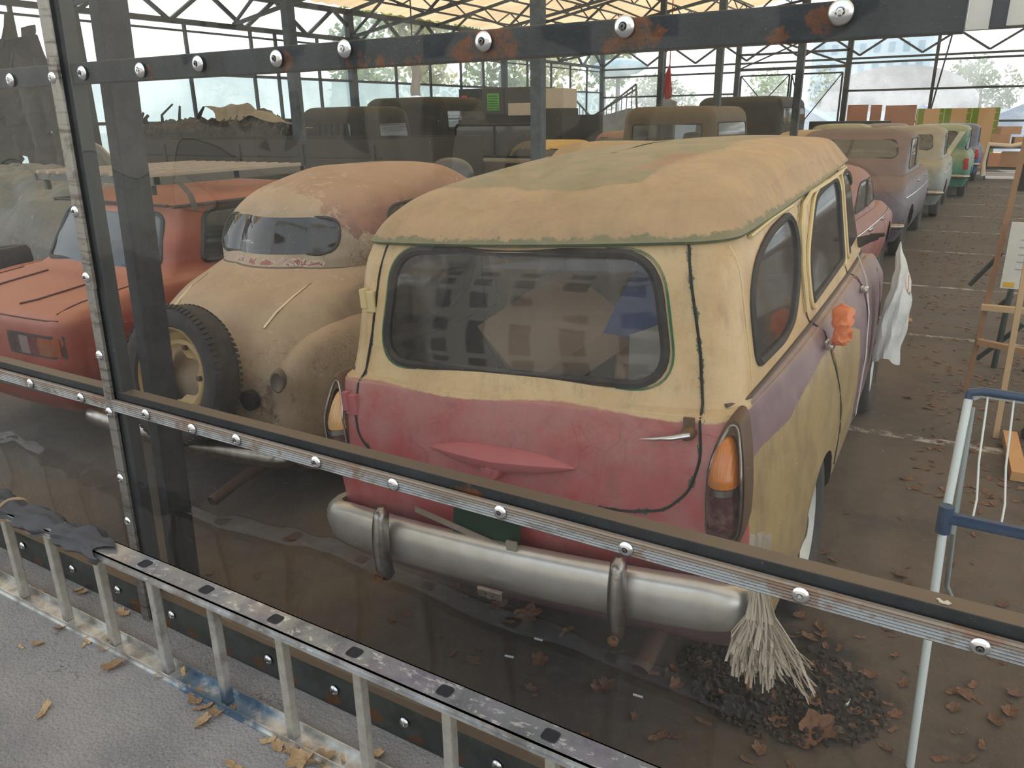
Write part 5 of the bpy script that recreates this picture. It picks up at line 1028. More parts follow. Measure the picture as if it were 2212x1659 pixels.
# ------------------------------------------------------------------ aluminium ladder on its edge in front of the sheet
def m_ladder():
    m = NM('paint splashed ladder aluminium'); p = m.co(); x = m.xyz(p); n = m.noise(7, 5, .65); nf = m.noise(45, 6, .75, m.scale(p, (.5, 1, 1)))
    c = m.mix(m.ss(n, .4, .65), C(204, 200, 192), C(150, 140, 130)); up = m.ss(m.nz(), .6, .9)
    d = m.mix(m.ss(m.noise(2.2, 3, .5), .44, .58), C(158, 142, 126), C(116, 122, 138)); d = m.mix(m.ss(x['X'], .25, .6, 0, 1), d, m.mix(m.ss(m.noise(5, 3), .45, .55), C(78, 94, 104), C(104, 102, 122)))
    k = m.math('MULTIPLY', up, m.math('MULTIPLY', m.ss(x['Z'], .2, .25), .62)); c2 = m.mix(m.ss(nf, .56, .60), d, C(206, 204, 200)); c = m.mix(k, c, c2)
    k3 = m.math('MULTIPLY', m.ss(m.math('ABSOLUTE', m.math('SUBTRACT', x['X'], .10)), .17, .26, 1, 0), m.ss(x['Z'], .04, .09, 1, 0)); k3 = m.math('MULTIPLY', k3, m.ss(m.noise(9, 5, .7), .35, .5)); c = m.mix(m.math('MULTIPLY', k3, .7), c, C(36, 92, 124))
    return m.done(m.pr(c, m.ss(n, .3, .7, .22, .5), .6, m.bump(nf, .2, .002)))
M_lad = m_ladder(); X0, X1 = -3.75, -.25
e = empty('ladder', (-2, 1.27, 0), label='paint-splashed aluminium ladder lying on its edge on the asphalt in front of the wall', cat='ladder')
def stile(z0, z1, y0, y1, up):
    b = BM()
    box(b, X0 + 2, X1 + 2, y0 - 1.27, y1 - 1.27, (z1 if up else z0) - (.004 if up else 0), (z1 if up else z0) + (0 if up else .004))
    for yy in (y0, y1 - .004): box(b, X0 + 2, X1 + 2, yy - 1.27, yy + .004 - 1.27, z0, z1)
    box(b, X0 + 2, X1 + 2, y0 - .006 - 1.27, y0 - 1.27, z0, z0 + .008); return link('stile', b, M_lad, e)
ty = .0
b_ = stile(.412, .438, 1.232, 1.308, True); b2_ = stile(.0, .026, 1.245, 1.318, False)
M_dk = mat('slot black', C(30, 30, 34), .6)
for k in range(12):
    x = -3.668 + .3 * k + 2
    b = BM(); box(b, x - .014, x + .014, -.006, .026, .004, .414, bev=.005); rg = link('rung', b, mat('rung aluminium', C(206, 200, 186), .35, .6, col2=C(120, 112, 100), sc=30, amt=.6) if k not in (5, 6) else M_lad, e)
    b = BM(); sl = rpoly([(x - .019, -.018), (x + .019, -.018), (x + .019, .016), (x - .019, .016)], .009, 4); tube(b, [(p[0], p[1] + .0, .4385) for p in sl], .0022, 6, True); prism(b, [(q[0], q[1]) for q in sl], .4382, .4388); link('rung_end', b, M_dk, b_)
# torn foam wrap round its far end
b = BM(); rows = []; rr = random.Random(3)
for j in range(60):
    x = -3.35 + .99 * j / 59; row = []
    wv = .006 * math.sin(j * .9) + .008 * math.sin(j * .37 + 2)
    for i in range(22):
        a = math.radians(-35 + 250 * i / 21 + (18 * math.sin(j * .45) if i in (0, 1, 20, 21) else 0)); q = 1.0 + .12 * math.sin(i * 1.3 + j * .31)
        tp = 1 + (.35 * max(0, (j - 52) / 7) if i > 13 else 0); row.append((x + (.03 * math.sin(i * .8) if j > 56 else 0), 1.27 + (.052 + wv) * math.cos(a) * q * tp, .425 + (.034 + wv) * math.sin(a) * q * tp))
    rows.append(row[::-1])
grid(b, rows); bmesh.ops.solidify(b, geom=b.faces[:], thickness=.006); crumple(b, .006, 20)
setp(link('foam_wrap', b, mat('torn grey foam', C(112, 108, 108), .85, col2=C(84, 80, 82), bump=.5, bs=70), None, True), 'torn grey foam wrapped round the left end of the ladder', 'foam wrap')
b = BM()
for x in (-2.98,): tube(b, [(x + .004 * math.sin(a * 3), 1.27 + .058 * math.cos(a), .425 + .038 * math.sin(a)) for a in [2 * PI * k / 20 for k in range(20)]], .006, 5, True, flat=.4)
setp(link('tape_band', b, mat('yellowed tape', C(188, 160, 122), .4), None, True), 'yellowed tape band round the foam wrap on the ladder', 'tape')

# ------------------------------------------------------------------ leaves and litter
def leaf_mesh(seed, m, maple=False, sc=1.0):
    r = random.Random(seed); b = BM(); n = 18; pts = []
    for i in range(n):
        a = 2 * PI * i / n; rad = .5 + .5 * abs(math.cos(a * .5)) ** .7
        if maple: rad = .55 + .35 * abs(math.cos(a * 2.5)) + .08 * r.uniform(-1, 1)
        else: rad = .42 + .1 * math.cos(a * 2) + .2 * abs(math.cos(a)) + .07 * r.uniform(-1, 1)
        pts.append(Vector((math.cos(a) * rad * .045, math.sin(a) * rad * .030 * (1.3 if maple else 1), 0)))
    curl = r.uniform(8, 22); tw = r.uniform(-6, 6)
    fz = lambda v: .004 + curl * v.y * v.y * .6 + tw * v.x * v.y + curl * .35 * v.x * v.x + .002 * r.uniform(-1, 1)
    rings = []
    for q in (.0, .35, .7, 1): rings.append([b.verts.new(Vector((p.x * q, p.y * q, fz(p * q)))) for p in pts] if q else [b.verts.new(Vector((0, 0, .003)))])
    for k in range(n): b.faces.new((rings[0][0], rings[1][k], rings[1][(k + 1) % n]))
    for A, B_ in zip(rings[1:], rings[2:]):
        for k in range(n): l = (k + 1) % n; b.faces.new((A[k], B_[k], B_[l], A[l]))
    tube(b, [(-.02, 0, .004), (-.035, .001, .006), (-.048, .004, .004)], .0008, 4)
    me = bpy.data.meshes.new('fallen_leaf'); b.to_mesh(me); b.free(); me.materials.append(m); return me
def leafm(name, c, c2):
    m = NM(name); v = m.noise(40, 5, .7); i = m.n('ShaderNodeObjectInfo'); cc = m.mix(i.outputs['Random'], c, c2); cc = m.mix(m.ss(v, .45, .7, 0, .6), cc, tuple(x * .5 for x in c[:3]) + (1,)); return m.done(m.mixs(.2, m.pr(cc, .75, 0, m.bump(v, .5, .002)), m.trl(cc)))
LO = leafm('pale dry leaf', C(196, 162, 116), C(150, 112, 78)); LI = leafm('brown dry leaf', C(140, 100, 74), C(108, 86, 70))
LMO = [leaf_mesh(i, LO, i % 2 == 0) for i in range(5)]; LMI = [leaf_mesh(10 + i, LI, i % 3 == 0) for i in range(6)]
def leaf(me, x, y, z, label, grp, s=1.0, tilt=.25):
    o = bpy.data.objects.new('fallen_leaf', me); COL.objects.link(o); o.location = (x, y, z); o.rotation_euler = (R.uniform(-tilt, tilt), R.uniform(-tilt, tilt), R.uniform(0, 6.28)); o.scale = (s, s * R.uniform(.7, 1.1), s); return setp(o, label, 'leaf', grp)
rl = random.Random(11)
outs = [(95, 1537, 1.5), (248, 1440, 1.4), (240, 1380, .8), (190, 1385, .9), (130, 1357, .9), (80, 1392, .7), (45, 1398, .6), (90, 1278, .7), (425, 1510, 1.2), (440, 1530, 1.3), (470, 1538, 1.2), (410, 1490, .8), (440, 1560, 1.0), (400, 1450, .6), (500, 1533, .7), (580, 1600, 1.0), (600, 1612, .8), (650, 1640, 1.5), (690, 1645, 1.5), (630, 1620, .9), (505, 1657, 1.2), (700, 1655, 1.3), (225, 1400, .9), (180, 1395, .6), (280, 1310, .7), (275, 1230, .8), (145, 1247, .7), (190, 1265, .7), (270, 1327, .7), (815, 1630, .8), (740, 1640, .8), (380, 1350, .7), (345, 1462, .7)]
for px, py, s in outs:
    q = at(px, py, z=0.003)
    if py > 0: leaf(rl.choice(LMO), q.x, min(q.y, 1.41), .002, 'pale dry leaf lying on the outdoor asphalt near the ladder', 'leaves outside by the ladder', s * .8)
q = at(400, 1450, z=.03); leaf(LMO[1], q.x, 1.28, .028, 'yellow leaf resting on the ladder\'s blue-stained lower stile', None, .8, .05)
ins = [(1075, 1312, 1.6), (1140, 1330, 1.9), (1098, 1343, 1.0), (875, 1327, .8), (1080, 1312, 1), (975, 1415, .9), (1215, 1368, 1.0), (1230, 1360, .8), (632, 1165, .8), (608, 1135, .6), (1165, 1427, 1.2), (1005, 1290, .6), (990, 1265, .6), (1035, 1405, .5), (1310, 1480, 1.1), (1410, 1455, 1.0), (1440, 1455, 1.1), (1460, 1480, 1.2), (1335, 1410, 1), (1290, 1490, 1.3), (1420, 1595, 1.5), (1450, 1590, 1.4), (1520, 1560, 1.1), (1560, 1500, .9), (1475, 1420, .9), (1505, 1425, .9), (1525, 1440, 1), (1600, 1450, .9), (1690, 1400, .9), (1770, 1355, .9), (1735, 1605, 1.3), (1765, 1575, 2.0), (1790, 1570, 1.8), (1680, 1560, 1.0), (1640, 1620, .9), (1850, 1540, .8), (1840, 1455, 1), (1880, 1460, .9), (1935, 1240, .9), (1945, 1120, .8), (1950, 1035, .8), (1785, 1195, .9), (1800, 1210, .8), (1830, 1110, .7), (1920, 1265, .7), (1960, 1260, .8), (1960, 860, 1.1), (2020, 790, 1), (2015, 925, .8), (2140, 1415, 1), (2170, 1430, .9), (2100, 1480, 1), (2080, 1500, .9), (2060, 1530, .9), (2090, 1640, 1), (2120, 1610, 1), (2150, 1560, 1), (2190, 1500, 1), (2180, 1540, 1), (2030, 1640, .9), (1880, 1320, .7)]
for px, py, s in ins: q = at(px, py, z=.003); leaf(rl.choice(LMI), q.x, q.y, .002, 'brown dry leaf lying on the dusty floor inside the hall', 'fallen leaves on the hall floor', s * .8)
cnt = 0
while cnt < 215:
    k = rl.random()
    if k < .35: x, y = rl.gauss(-.3, .22), rl.gauss(2.35, .2)
    elif k < .6: x, y = rl.uniform(-.1, .7), rl.uniform(1.6, 3.4)
    elif k < .85: x, y = rl.uniform(-.1, 1.3), rl.uniform(3.4, 8)
    else: x, y = rl.uniform(-2.6, -.2), rl.uniform(1.5, 1.9)
    if y < 1.56 or (x < -.35 and 2.2 < y < 6): continue
    leaf(rl.choice(LMI), x, y, .002, 'brown dry leaf lying on the dusty floor inside the hall', 'fallen leaves on the hall floor', rl.uniform(.35, .85)); cnt += 1
b = BM(); rl2 = random.Random(5)
for k in range(5200):
    x, y = rl2.uniform(-.75, 2.2), 4 + 22 * rl2.random() ** 1.3
    if rl2.random() > .35 + .65 * math.sin(y * 1.3) ** 2 or x < (-.1 if y < 6.2 or y > 15 else -.62): continue
    s = rl2.uniform(.014, .036); a = rl2.uniform(0, 6.28); c_, s_ = math.cos(a) * s, math.sin(a) * s; h = rl2.uniform(.003, .012)
    v = [b.verts.new(Vector(p)) for p in ((x + c_, y + s_, .002), (x - s_ * .6, y + c_ * .6, h), (x - c_, y - s_, .003), (x + s_ * .6, y - c_ * .6, h * .6))]; b.faces.new(v)
setp(link('leaf_litter', b, LI), 'fine scatter of small brown leaf scraps along the open lane', 'leaf litter', kind='stuff')
b = BM(); n = 0
for k in range(900):
    a = rl2.uniform(0, 6.28); rr_ = .26 * math.sqrt(rl2.random()); x, y = -.33 + rr_ * math.cos(a) * 1.25, 2.25 + rr_ * math.sin(a); s = rl2.uniform(.004, .012); M = Matrix.Translation((x, y, .004)) @ Euler((rl2.uniform(0, 3), rl2.uniform(0, 3), rl2.uniform(0, 3))).to_matrix().to_4x4()
    box(b, -s, s, -s * .7, s * .7, -s * .5, s * .5, M)
setp(link('debris', b, mat('dark crumbs', C(52, 44, 40), .9, col2=C(90, 76, 64), amt=.7, sc=30)), 'dark crumbly debris heaped on the floor under the wagon\'s right rear corner', 'debris', kind='stuff')  # dark crumbs thicken the shadow painted into the floor colour here
for px, py, a, lb in ((1100, 1418, .2, 'white cigarette butt on the floor left of the exhaust pipe'), (1163, 1381, .1, 'white cigarette butt on the floor below the number plate'), (1378, 1503, .1, 'white cigarette butt on the floor behind the ladder\'s right end'), (1832, 1517, 1.4, 'short white butt at the right edge of the dark debris')):
    q = at(px, py, z=.004); b = BM(); tube(b, [(-.016, 0, 0), (.016, 0, 0)], .004, 8); o = link('cigarette_butt', b, M_white, None, True); o.location = (q.x, q.y, .004); o.rotation_euler = (0, 0, a); setp(o, lb, 'cigarette butt')
q = at(1412, 1470, z=0); b = BM(); bar(b, (0, 0, .012), (.07, -.16, .012), .02, .02); o = link('stick', b, mat('splintered wood', C(132, 100, 76), .8)); o.location = at(1600, 1420, z=0); setp(o, 'splintered stick in the dark debris under the shredded plastic', 'stick')
q0 = at(2178, 950, z=0); q1 = at(2198, 1042, z=0); b = BM(); bar(b, (q0.x, q0.y, .03), (q1.x, q1.y, .03), .07, .05); setp(link('wood_block', b, mat('new pine', C(196, 150, 98), .7, col2=C(170, 124, 78))), 'short fresh pine block lying on the floor behind the drying rack', 'wood block')
q0 = at(1895, 690, z=0); b = BM(); bar(b, (q0.x - .3, q0.y - .1, .015), (q0.x + .28, q0.y + .05, .015), .06, .02); setp(link('wood_strip', b, mat('new pine', C(196, 150, 98))), 'short wooden strip on the floor behind the white carrier bag', 'wood strip')

# ------------------------------------------------------------------ drying rack and easel at the right
e = empty('drying_rack', (.08, 2.09, 0), label='folding white and blue clothes drying rack at the right edge of the photo', cat='drying rack')
O = Vector((.08, 2.09, 0)); M_navy = mat('navy plastic', C(44, 66, 96), .4, col2=C(60, 92, 124), sc=12); M_tube = mat('white tube', C(206, 214, 212), .35, col2=C(180, 190, 190))
P1 = at(2040, 1125, y=2.2); P2 = at(2092, 862, y=2.42); r0 = .011
b = BM(); tube(b, [Vector((.08, 2.09, 0)) - O, P1 - O, P2 - O], .0115, 12); link('leg', b, M_tube, e, True)
b = BM(); tube(b, [Vector((.78, 2.09, 0)) - O, P1 + Vector((.7, 0, 0)) - O, P2 + Vector((.7, 0, 0)) - O], .0115, 12); link('leg', b, M_tube, e, True)
P3 = at(2100, 880, y=2.46); P4 = at(2045, 1265, y=2.7); P5 = at(2062, 1302, y=2.75); Pb = at(2058, 1150, y=2.28)
b = BM(); tube(b, [P3 - O, Pb - O, P4 - O, P5 - O, P5 + Vector((.62, 0, 0)) - O], .008, 10); link('inner_frame', b, mat('pale grey tube', C(150, 160, 158), .4), e, True)
b = BM(); tube(b, [P1 - Vector((.0, 0, .035)) - O, P1 + Vector((.0, 0, .045)) - O], .019, 12); bar(b, P1 - O + Vector((0, 0, .012)), P1 + Vector((.7, 0, .012)) - O, .034, .03); bmesh.ops.bevel(b, geom=[e_ for e_ in b.edges if e_.calc_length() > .3], offset=.008, segments=2, affect='EDGES'); link('hinge_bar', b, M_navy, e, True)
b = BM(); tube(b, [P2 + Vector((-.005, 0, -.075)) - O, P2 + Vector((0, 0, .0)) - O, P2 + Vector((.0, .0, .02)) - O, P2 + Vector((.03, 0, .028)) - O, P2 + Vector((.7, 0, .022)) - O], .012, 10); link('top_bar', b, M_navy, e, True)
b = BM(); tube(b, [P2 + Vector((.012, .012, .0)) - O, P2 + Vector((.03, .012, .012)) - O, P2 + Vector((.7, .012, .008)) - O], .007, 8); link('top_tube', b, M_tube, e, True)
for k in range(9):
    a = P2 + Vector((.045 + .062 * k, 0, .018)); c_ = P1 + Vector((.063 + .066 * k, 0, .012)); b = BM(); mid_ = (a + c_) / 2 + Vector((0, .02, -.02)); tube(b, [a - O, (a + mid_) / 2 - O, mid_ - O, (mid_ * .45 + c_ * .55) + Vector((.006, -.004, -.01)) - O, c_ - O], .0028, 6); link('wire', b, M_white, e, True)
e = empty('easel', (.12, 5.82, 0), label='tall plain wooden easel holding a white board at the right edge of the photo', cat='easel'); O = Vector((.12, 5.82, 0))
M_wood = mat('easel wood', C(150, 112, 78), .6, col2=C(122, 88, 60), sc=5); M_wood2 = mat('pale easel wood', C(186, 156, 116), .65, col2=C(160, 130, 96))
T0 = at(2212, 320, y=5.75); b = BM(); bar(b, Vector((.12, 5.82, 0)) - O, T0 + (T0 - Vector((.12, 5.82, 0))) * .25 - O, .06, .03); link('leg', b, M_wood, e)
T1 = at(2150, 945, z=0); T2 = at(2212, 600, y=T1.y + .15); b = BM(); bar(b, T1 - O, T1 + (T2 - T1) * 1.9 - O, .05, .03); link('leg', b, M_wood2, e)
for p_, q_, m_ in (((2120, 663), (2260, 676), M_wood2), ((2110, 737), (2230, 762), M_wood), ((2100, 640), (2130, 640), None)):
    if m_ is None: continue
    A = at(p_[0], p_[1], y=5.72); B_ = at(q_[0], q_[1], y=5.72); b = BM(); bar(b, A - O, B_ - O, .05, .035); link('cross_bar', b, m_, e)
A0 = at(2160, 622, y=5.66); A1 = at(2186, 480, y=5.66); b = BM(); L_ = A0 - O; U_ = A1 - O
vv = [b.verts.new(L_), b.verts.new(L_ + Vector((.42, 0, 0))), b.verts.new(U_ + Vector((.42, 0, 0))), b.verts.new(U_)]; vb = [b.verts.new(v.co + Vector((0, .02, 0))) for v in vv]; b.faces.new(vv); b.faces.new(vb[::-1])
for k in range(4): b.faces.new((vv[k], vb[k], vb[(k + 1) % 4], vv[(k + 1) % 4]))
o = link('white_board', b, mat('white canvas board', C(208, 206, 196), .7)); o.location = O; setp(o, 'white board with a yellow sticker standing on the wooden easel', 'board')
b = BM(); q_ = A0 - O + Vector((.012, -.003, .01)); box(b, q_.x, q_.x + .06, q_.y, q_.y + .002, q_.z, q_.z + .03); link('sticker', b, mat('yellow sticker', C(214, 170, 50), .6), o)
b = BM()
for k in range(5): box(b, A0.x - O.x + .06, A0.x - O.x + .16 + .03 * (k % 2), A0.y - O.y - .002, A0.y - O.y - .001, A0.z - O.z + .12 + .045 * k, A0.z - O.z + .126 + .045 * k)
link('faint_lines', b, mat('grey print', C(160, 160, 160), .7), o)
# cloth and dark prop behind the easel
b = BM()
for p_, q_ in (((2095, 615), (2165, 545)), ((2110, 775), (2212, 700)), ((2140, 870), (2215, 800)), ((2160, 660), (2185, 640))):
    A = at(*p_, y=6.6); B_ = at(*q_, y=6.5); tube(b, [A, B_], .018, 8)
A = at(2130, 700, y=6.5); tube(b, [Vector((A.x + .1, 6.5, 0)), Vector((A.x + .12, 6.5, 1.0))], .02, 8)
setp(link('metal_stand', b, mat('dark green tube', C(52, 62, 60), .5, .3), None, True), 'dark tube stand behind the wooden easel', 'stand')
b = BM(); q_ = at(2185, 985, z=0); bmesh.ops.create_icosphere(b, subdivisions=3, radius=1)
for v in b.verts: v.co = Vector((v.co.x * .24, v.co.y * .2, max(0, v.co.z * .14 + .05)))
crumple(b, .06, 5); 
for v in b.verts: v.co.z = max(v.co.z, 0)
o = link('dark_cloth', b, mat('black cloth', C(34, 34, 36), .9, bump=.5), None, True); o.location = (q_.x + .30, q_.y + .3, 0); setp(o, 'heap of black cloth on the floor behind the drying rack', 'cloth')
q_ = at(2200, 412, z=0); b = BM(); tube(b, [(0, 0, 0), (0, 0, .5), (.02, 0, .9)], [.16, .2, .2], 14); o = link('covered_stool', b, mat('black drape', C(30, 34, 40), .9), None, True); o.location = (q_.x + .12, q_.y, 0); crumple
b = BM(); tube(b, [(.02, 0, .62), (.03, 0, .9), (.0, 0, 1.15)], [.24, .22, .10], 14); link('yellow_cover', b, mat('olive yellow cloth', C(160, 164, 60), .8), o, True); setp(o, 'dark upright bundle with a yellow-green cover at the far right edge', 'bundle')
# junk cart and cardboard in the far right corner
e = empty('junk_cart', (0, 0, 0), label='cart piled with cartons and pale rags in front of the green cardboard', cat='cart'); A = at(2125, 388, z=0)
b = BM()
for dx in (0, 1.0):
    for dy in (0, .6): bar(b, (A.x + dx, A.y + dy, 0), (A.x + dx, A.y + dy, .85), .04)
for z in (.3, .85):
    bar(b, (A.x, A.y, z), (A.x + 1, A.y, z), .04); bar(b, (A.x, A.y + .6, z), (A.x + 1, A.y + .6, z), .04)
link('frame', b, M_steel, e)
for k, (dx, dz, w_, h_) in enumerate(((.3, .34, .5, .4), (.0, .9, .45, .3), (.56, .9, .42, .22), (.2, 1.2, .5, .2))):
    b = BM(); box(b, 0, w_, 0, .45, 0, h_, Matrix.Rotation(.15 * (k - 1), 4, 'Z')); o = link('carton', b, mat('carton', C(186, 148, 118), .85)); o.location = (A.x + dx, A.y + .08, dz); setp(o, ['carton on the lower shelf of the junk cart', 'carton at the left on top of the junk cart', 'carton at the right on top of the junk cart', 'topmost carton on the junk cart'][k], 'carton')
b = BM(); tube(b, [(A.x - .05, A.y - .05, .1), (A.x - .08, A.y - .05, .5), (A.x - .02, A.y - .06, .95), (A.x + .5, A.y - .08, .9), (A.x + .95, A.y - .05, 1.0)], .07, 10); crumple(b, .05, 6); setp(link('pale_rag', b, mat('pale rags', C(226, 214, 196), .9), None, True), 'pale rags draped along the junk cart', 'rag')
YC = 30.6
def panel(name, p0, p1, zb_, m_, lb, th=.04, y=YC):
    A = at(p0[0], p0[1], y=y); B_ = at(p1[0], p1[1], y=y); b = BM(); box(b, A.x, B_.x, y, y + th, zb_, A.z); return setp(link(name, b, m_), lb, 'panel')
M_cop = mat('copper board', C(172, 118, 92), .5, col2=C(140, 92, 72), sc=2); M_brd = mat('brown hardboard', C(168, 122, 98), .7)
panel('board', (1832, 227), (1876, 227), 0.0, M_cop, 'crinkled copper-coloured board leaning on the back wall beside the gate'); panel('board', (1882, 227), (1906, 227), 0.0, M_brd, 'narrow brown board between the copper board and the wide brown board', y=30.7)
panel('board', (1914, 228), (1981, 228), 0.0, M_brd, 'wide brown board leaning on the back wall left of the green cardboard', y=30.5)
def m_green():
    m = NM('green printed cardboard'); x = m.xyz(m.pos()); u = m.math('FRACT', m.math('MULTIPLY', x['X'], 1.25)); st = m.math('MULTIPLY', m.ss(u, .0, .02), m.ss(u, .42, .44, 1, 0)); c = m.mix(st, C(196, 164, 122), C(112, 138, 52))
    v = m.math('FRACT', m.math('MULTIPLY', x['Z'], 4)); l = m.math('MULTIPLY', m.ss(v, .06, .1, 1, 0), m.ss(u, .0, .2, 1, .0)); c = m.mix(l, c, C(200, 186, 120)); l2 = m.ss(m.math('ABSOLUTE', m.math('SUBTRACT', u, .18)), .01, .02, 1, 0); c = m.mix(l2, c, C(196, 184, 120)); return m.done(m.pr(c, .8))
panel('cardboard_wall', (1981, 235), (2162, 235), .5, m_green(), 'large green-printed cardboard sheet standing against the back wall', y=30.9)
b = BM(); A = at(1981, 235, y=30.9); box(b, A.x - .3, A.x + 3.2, 30.8, 31.4, 0, .5); setp(link('pallet', b, mat('cardboard base', C(190, 140, 108), .8)), 'row of low brown cartons under the green-printed cardboard', 'cartons')

# ------------------------------------------------------------------ trucks, jeep and scrap in the left background
M_ol = mat('dark olive truck paint', C(38, 40, 34), .7, 0, col2=C(62, 58, 48), sc=5, amt=.7); M_ol2 = mat('tan olive truck paint', C(98, 88, 68), .7, 0, col2=C(70, 62, 50), sc=6, amt=.7); M_plank = mat('dark grey planks', C(56, 55, 49), .85, col2=C(36, 35, 32), sc=3)
M_canv = mat('dusty grey canvas', C(140, 132, 116), .9, col2=C(104, 98, 88), sc=6, amt=.8)
def truck_wheel(e, x, y, r=.42): wheel(e, (x, y, r), r, .2, side=1 if x > 0 else -1, rim=M_ol, hub=False)
# long flat truck bed, side boards toward us
e = empty('truck_bed', (-7.6, 6.7, 0), label='long truck bed with dark grey board sides behind the red car', cat='truck bed')
for y_ in (0, 2.0):
    for k, z_ in enumerate((1.02, 1.22, 1.42)): b = BM(); box(b, -2.15, 2.0, y_, y_ + .03, z_, z_ + .18); link('side_board', b, M_plank, e)
for x_ in (-2.15, 1.97):
    b = BM(); box(b, x_, x_ + .03, .03, 2.0, 1.0, 1.6); link('end_board', b, M_plank, e)
for x_ in (-1.6, -.2, .85, 1.9): b = BM(); box(b, x_ - .03, x_ + .03, -.025, 0, .98, 1.55); link('stake', b, M_ol, e)
b = BM(); box(b, -2.15, 2.0, 0, 2.03, .92, 1.0); box(b, -2.0, 1.9, .5, .62, .72, .92); box(b, -2.0, 1.9, 1.4, 1.52, .72, .92); link('floor', b, M_plank, e)
for x_ in (-1.2, 1.2):
    for y_ in (.25, 1.8): 
        w_ = wheel(e, (x_, y_, .42), .42, .2, rim=M_ol, hub=False); w_.rotation_euler = (0, 0, PI / 2)
def cab(label, x, y, yaw, w, z0, z1, L, m_, bars=False, win=(.35, .25), hood=1.3, name='truck', rear=True, gm=None, rnd=.16):
    e = car_root(x, y, yaw, 0, label, name, 'truck'); h = w / 2
    rg = [dict(yr=0, yf=L, hw=h * .98, z=z0), dict(yr=0, yf=L, hw=h, z=(z0 + z1) / 2 - .1), dict(yr=.02, yf=L - .05, hw=h * .98, z=z1 - .30), dict(yr=.04, yf=L - .08, hw=h * .95, z=z1 - .12), dict(yr=.10, yf=L - .12, hw=h * .88, z=z1 - .04), dict(yr=.35, yf=L - .35, hw=h * .5, z=z1), dict(yr=L * .5 - .1, yf=L * .5 + .1, hw=.01, z=z1 + .01)]
    for i, r in enumerate(rg): w_ = r['hw']; r.update(rx=min(rnd, w_ * .5), ry=rnd if i < 5 else .05, fx=min(rnd, w_ * .5), fy=rnd if i < 5 else .05, bow=.02 if i < 5 else .0, fbow=.02 if i < 5 else 0, tr=.0, tf=.0)
    zc = z1 - .42; G = loft(rg, SEG['low'], .07)
    rw = rpoly([(-win[0], zc + win[1] / 2), (win[0], zc + win[1] / 2), (win[0], zc - win[1] / 2), (-win[0], zc - win[1] / 2)], .05)
    ws = [('door_window', 'side', s, rpoly([(.25, zc + .16), (L - .25, zc + .16), (L - .2, zc - .22), (.25, zc - .22)], .05)) for s in (1, -1)] + [('windscreen', 'front', 0, rpoly([(-h * .8, zc + .16), (h * .8, zc + .16), (h * .8, zc - .2), (-h * .8, zc - .2)], .05))]
    if rear: ws.append(('rear_window', 'rear', 0, rw))
    body_parts(e, G, m_, ws, [], None, 'cab', gm or M_gl2, seal=.012)
    if bars:
        for k in range(5): b = BM(); x_ = -win[0] + win[0] * 2 * (k + 1) / 6; box(b, x_ - .01, x_ + .01, -.02, 0, zc - win[1] / 2, zc + win[1] / 2); link('window_bar', b, M_ol, e)
    if hood:
        b = BM(); box(b, -h * .6, h * .6, L, L + hood, z0, z0 + .55, bev=.12); link('bonnet', b, m_, e, True)
        for s in (1, -1): b = BM(); box(b, s * h * .6 if s > 0 else -h * 1.05, s * h * 1.05 if s > 0 else -h * .6, L + .1, L + hood - .1, .75, .98, bev=.08); link('fender', b, m_, e, True)
    b = BM(); box(b, -h * .5, h * .5, -.1, L + hood, .45, z0); link('chassis', b, M_ol, e)
    for s in (1, -1): truck_wheel(e, s * h * .82, L + hood * .5)
    return e
cab('dark olive truck cab with a barred rear window behind the long truck bed', -9.92, 10.6, 0, 1.75, .95, 2.03, 1.25, M_ol, bars=True, win=(.42, .30))
cab('dark olive canvas-topped truck cab behind the barred one', -10.7, 13.5, 0, 2.1, .95, 2.24, 1.9, M_ol, hood=.6, win=(.3, .26), rear=False)
cab('tan olive truck cab with a ribbed roof behind the station wagon', -4.66, 12.9, 0, 1.62, .95, 1.95, 2.2, M_ol2, hood=.9, win=(.60, .28), rnd=.12)
cab('dark covered truck far behind the tan olive cab', -5.4, 19.9, 0, 2.1, .95, 2.22, 3.0, M_ol, hood=.6, rear=False)
e = empty('box_truck', (-8.9, 16.25, 0), label='dark box truck body below the grey cabinet with paper notes', cat='truck')
b = BM(); box(b, -2.2, .6, 0, 2.2, .9, 1.86); box(b, -2.0, .5, .2, 2.0, .55, .9); link('box_body', b, M_ol, e)
for x_ in (-1.6, .0): w_ = wheel(e, (x_, .2, .45), .45, .2, rim=M_ol, hub=False); w_.rotation_euler = (0, 0, PI / 2)
e = empty('steel_cabinet', (-10.1, 16.4, 1.86), label='dark grey cabinet with a red and a green paper notice on its doors', cat='cabinet')
b = BM(); box(b, -1.07, 1.05, 0, .9, 0, .62, bev=.01); link('case', b, mat('dark cabinet', C(64, 68, 68), .6), e)
for x0, x1 in ((-1.03, -.42), (-.40, .20), (.22, 1.0)): b = BM(); box(b, x0, x1, -.02, 0, .03, .59, bev=.006); d_ = link('door', b, mat('dark cabinet', C(64, 68, 68)), e)
b = BM(); box(b, -.98, -.82, -.026, -.02, .30, .47); link('red_notice', b, mat('red paper', C(220, 92, 96), .8), e)
b = BM(); box(b, -.25, .08, -.026, -.02, .12, .50); g_ = link('green_notice', b, mat('green paper', C(96, 176, 84), .8), e)
b = BM(); rr = random.Random(2)
for k in range(6):
    x = -.22
    while x < .03: w_ = rr.uniform(.02, .06); box(b, x, min(x + w_, .06), -.0275, -.0262, .15 + .055 * k, .175 + .055 * k); x += w_ + .015
link('notice_print', b, mat('dark green print', C(46, 92, 44), .8), g_)
b = BM(); box(b, -.72, -.65, -.03, -.02, .13, .22); link('yellow_label', b, mat('yellow label', C(214, 206, 130), .8), e)
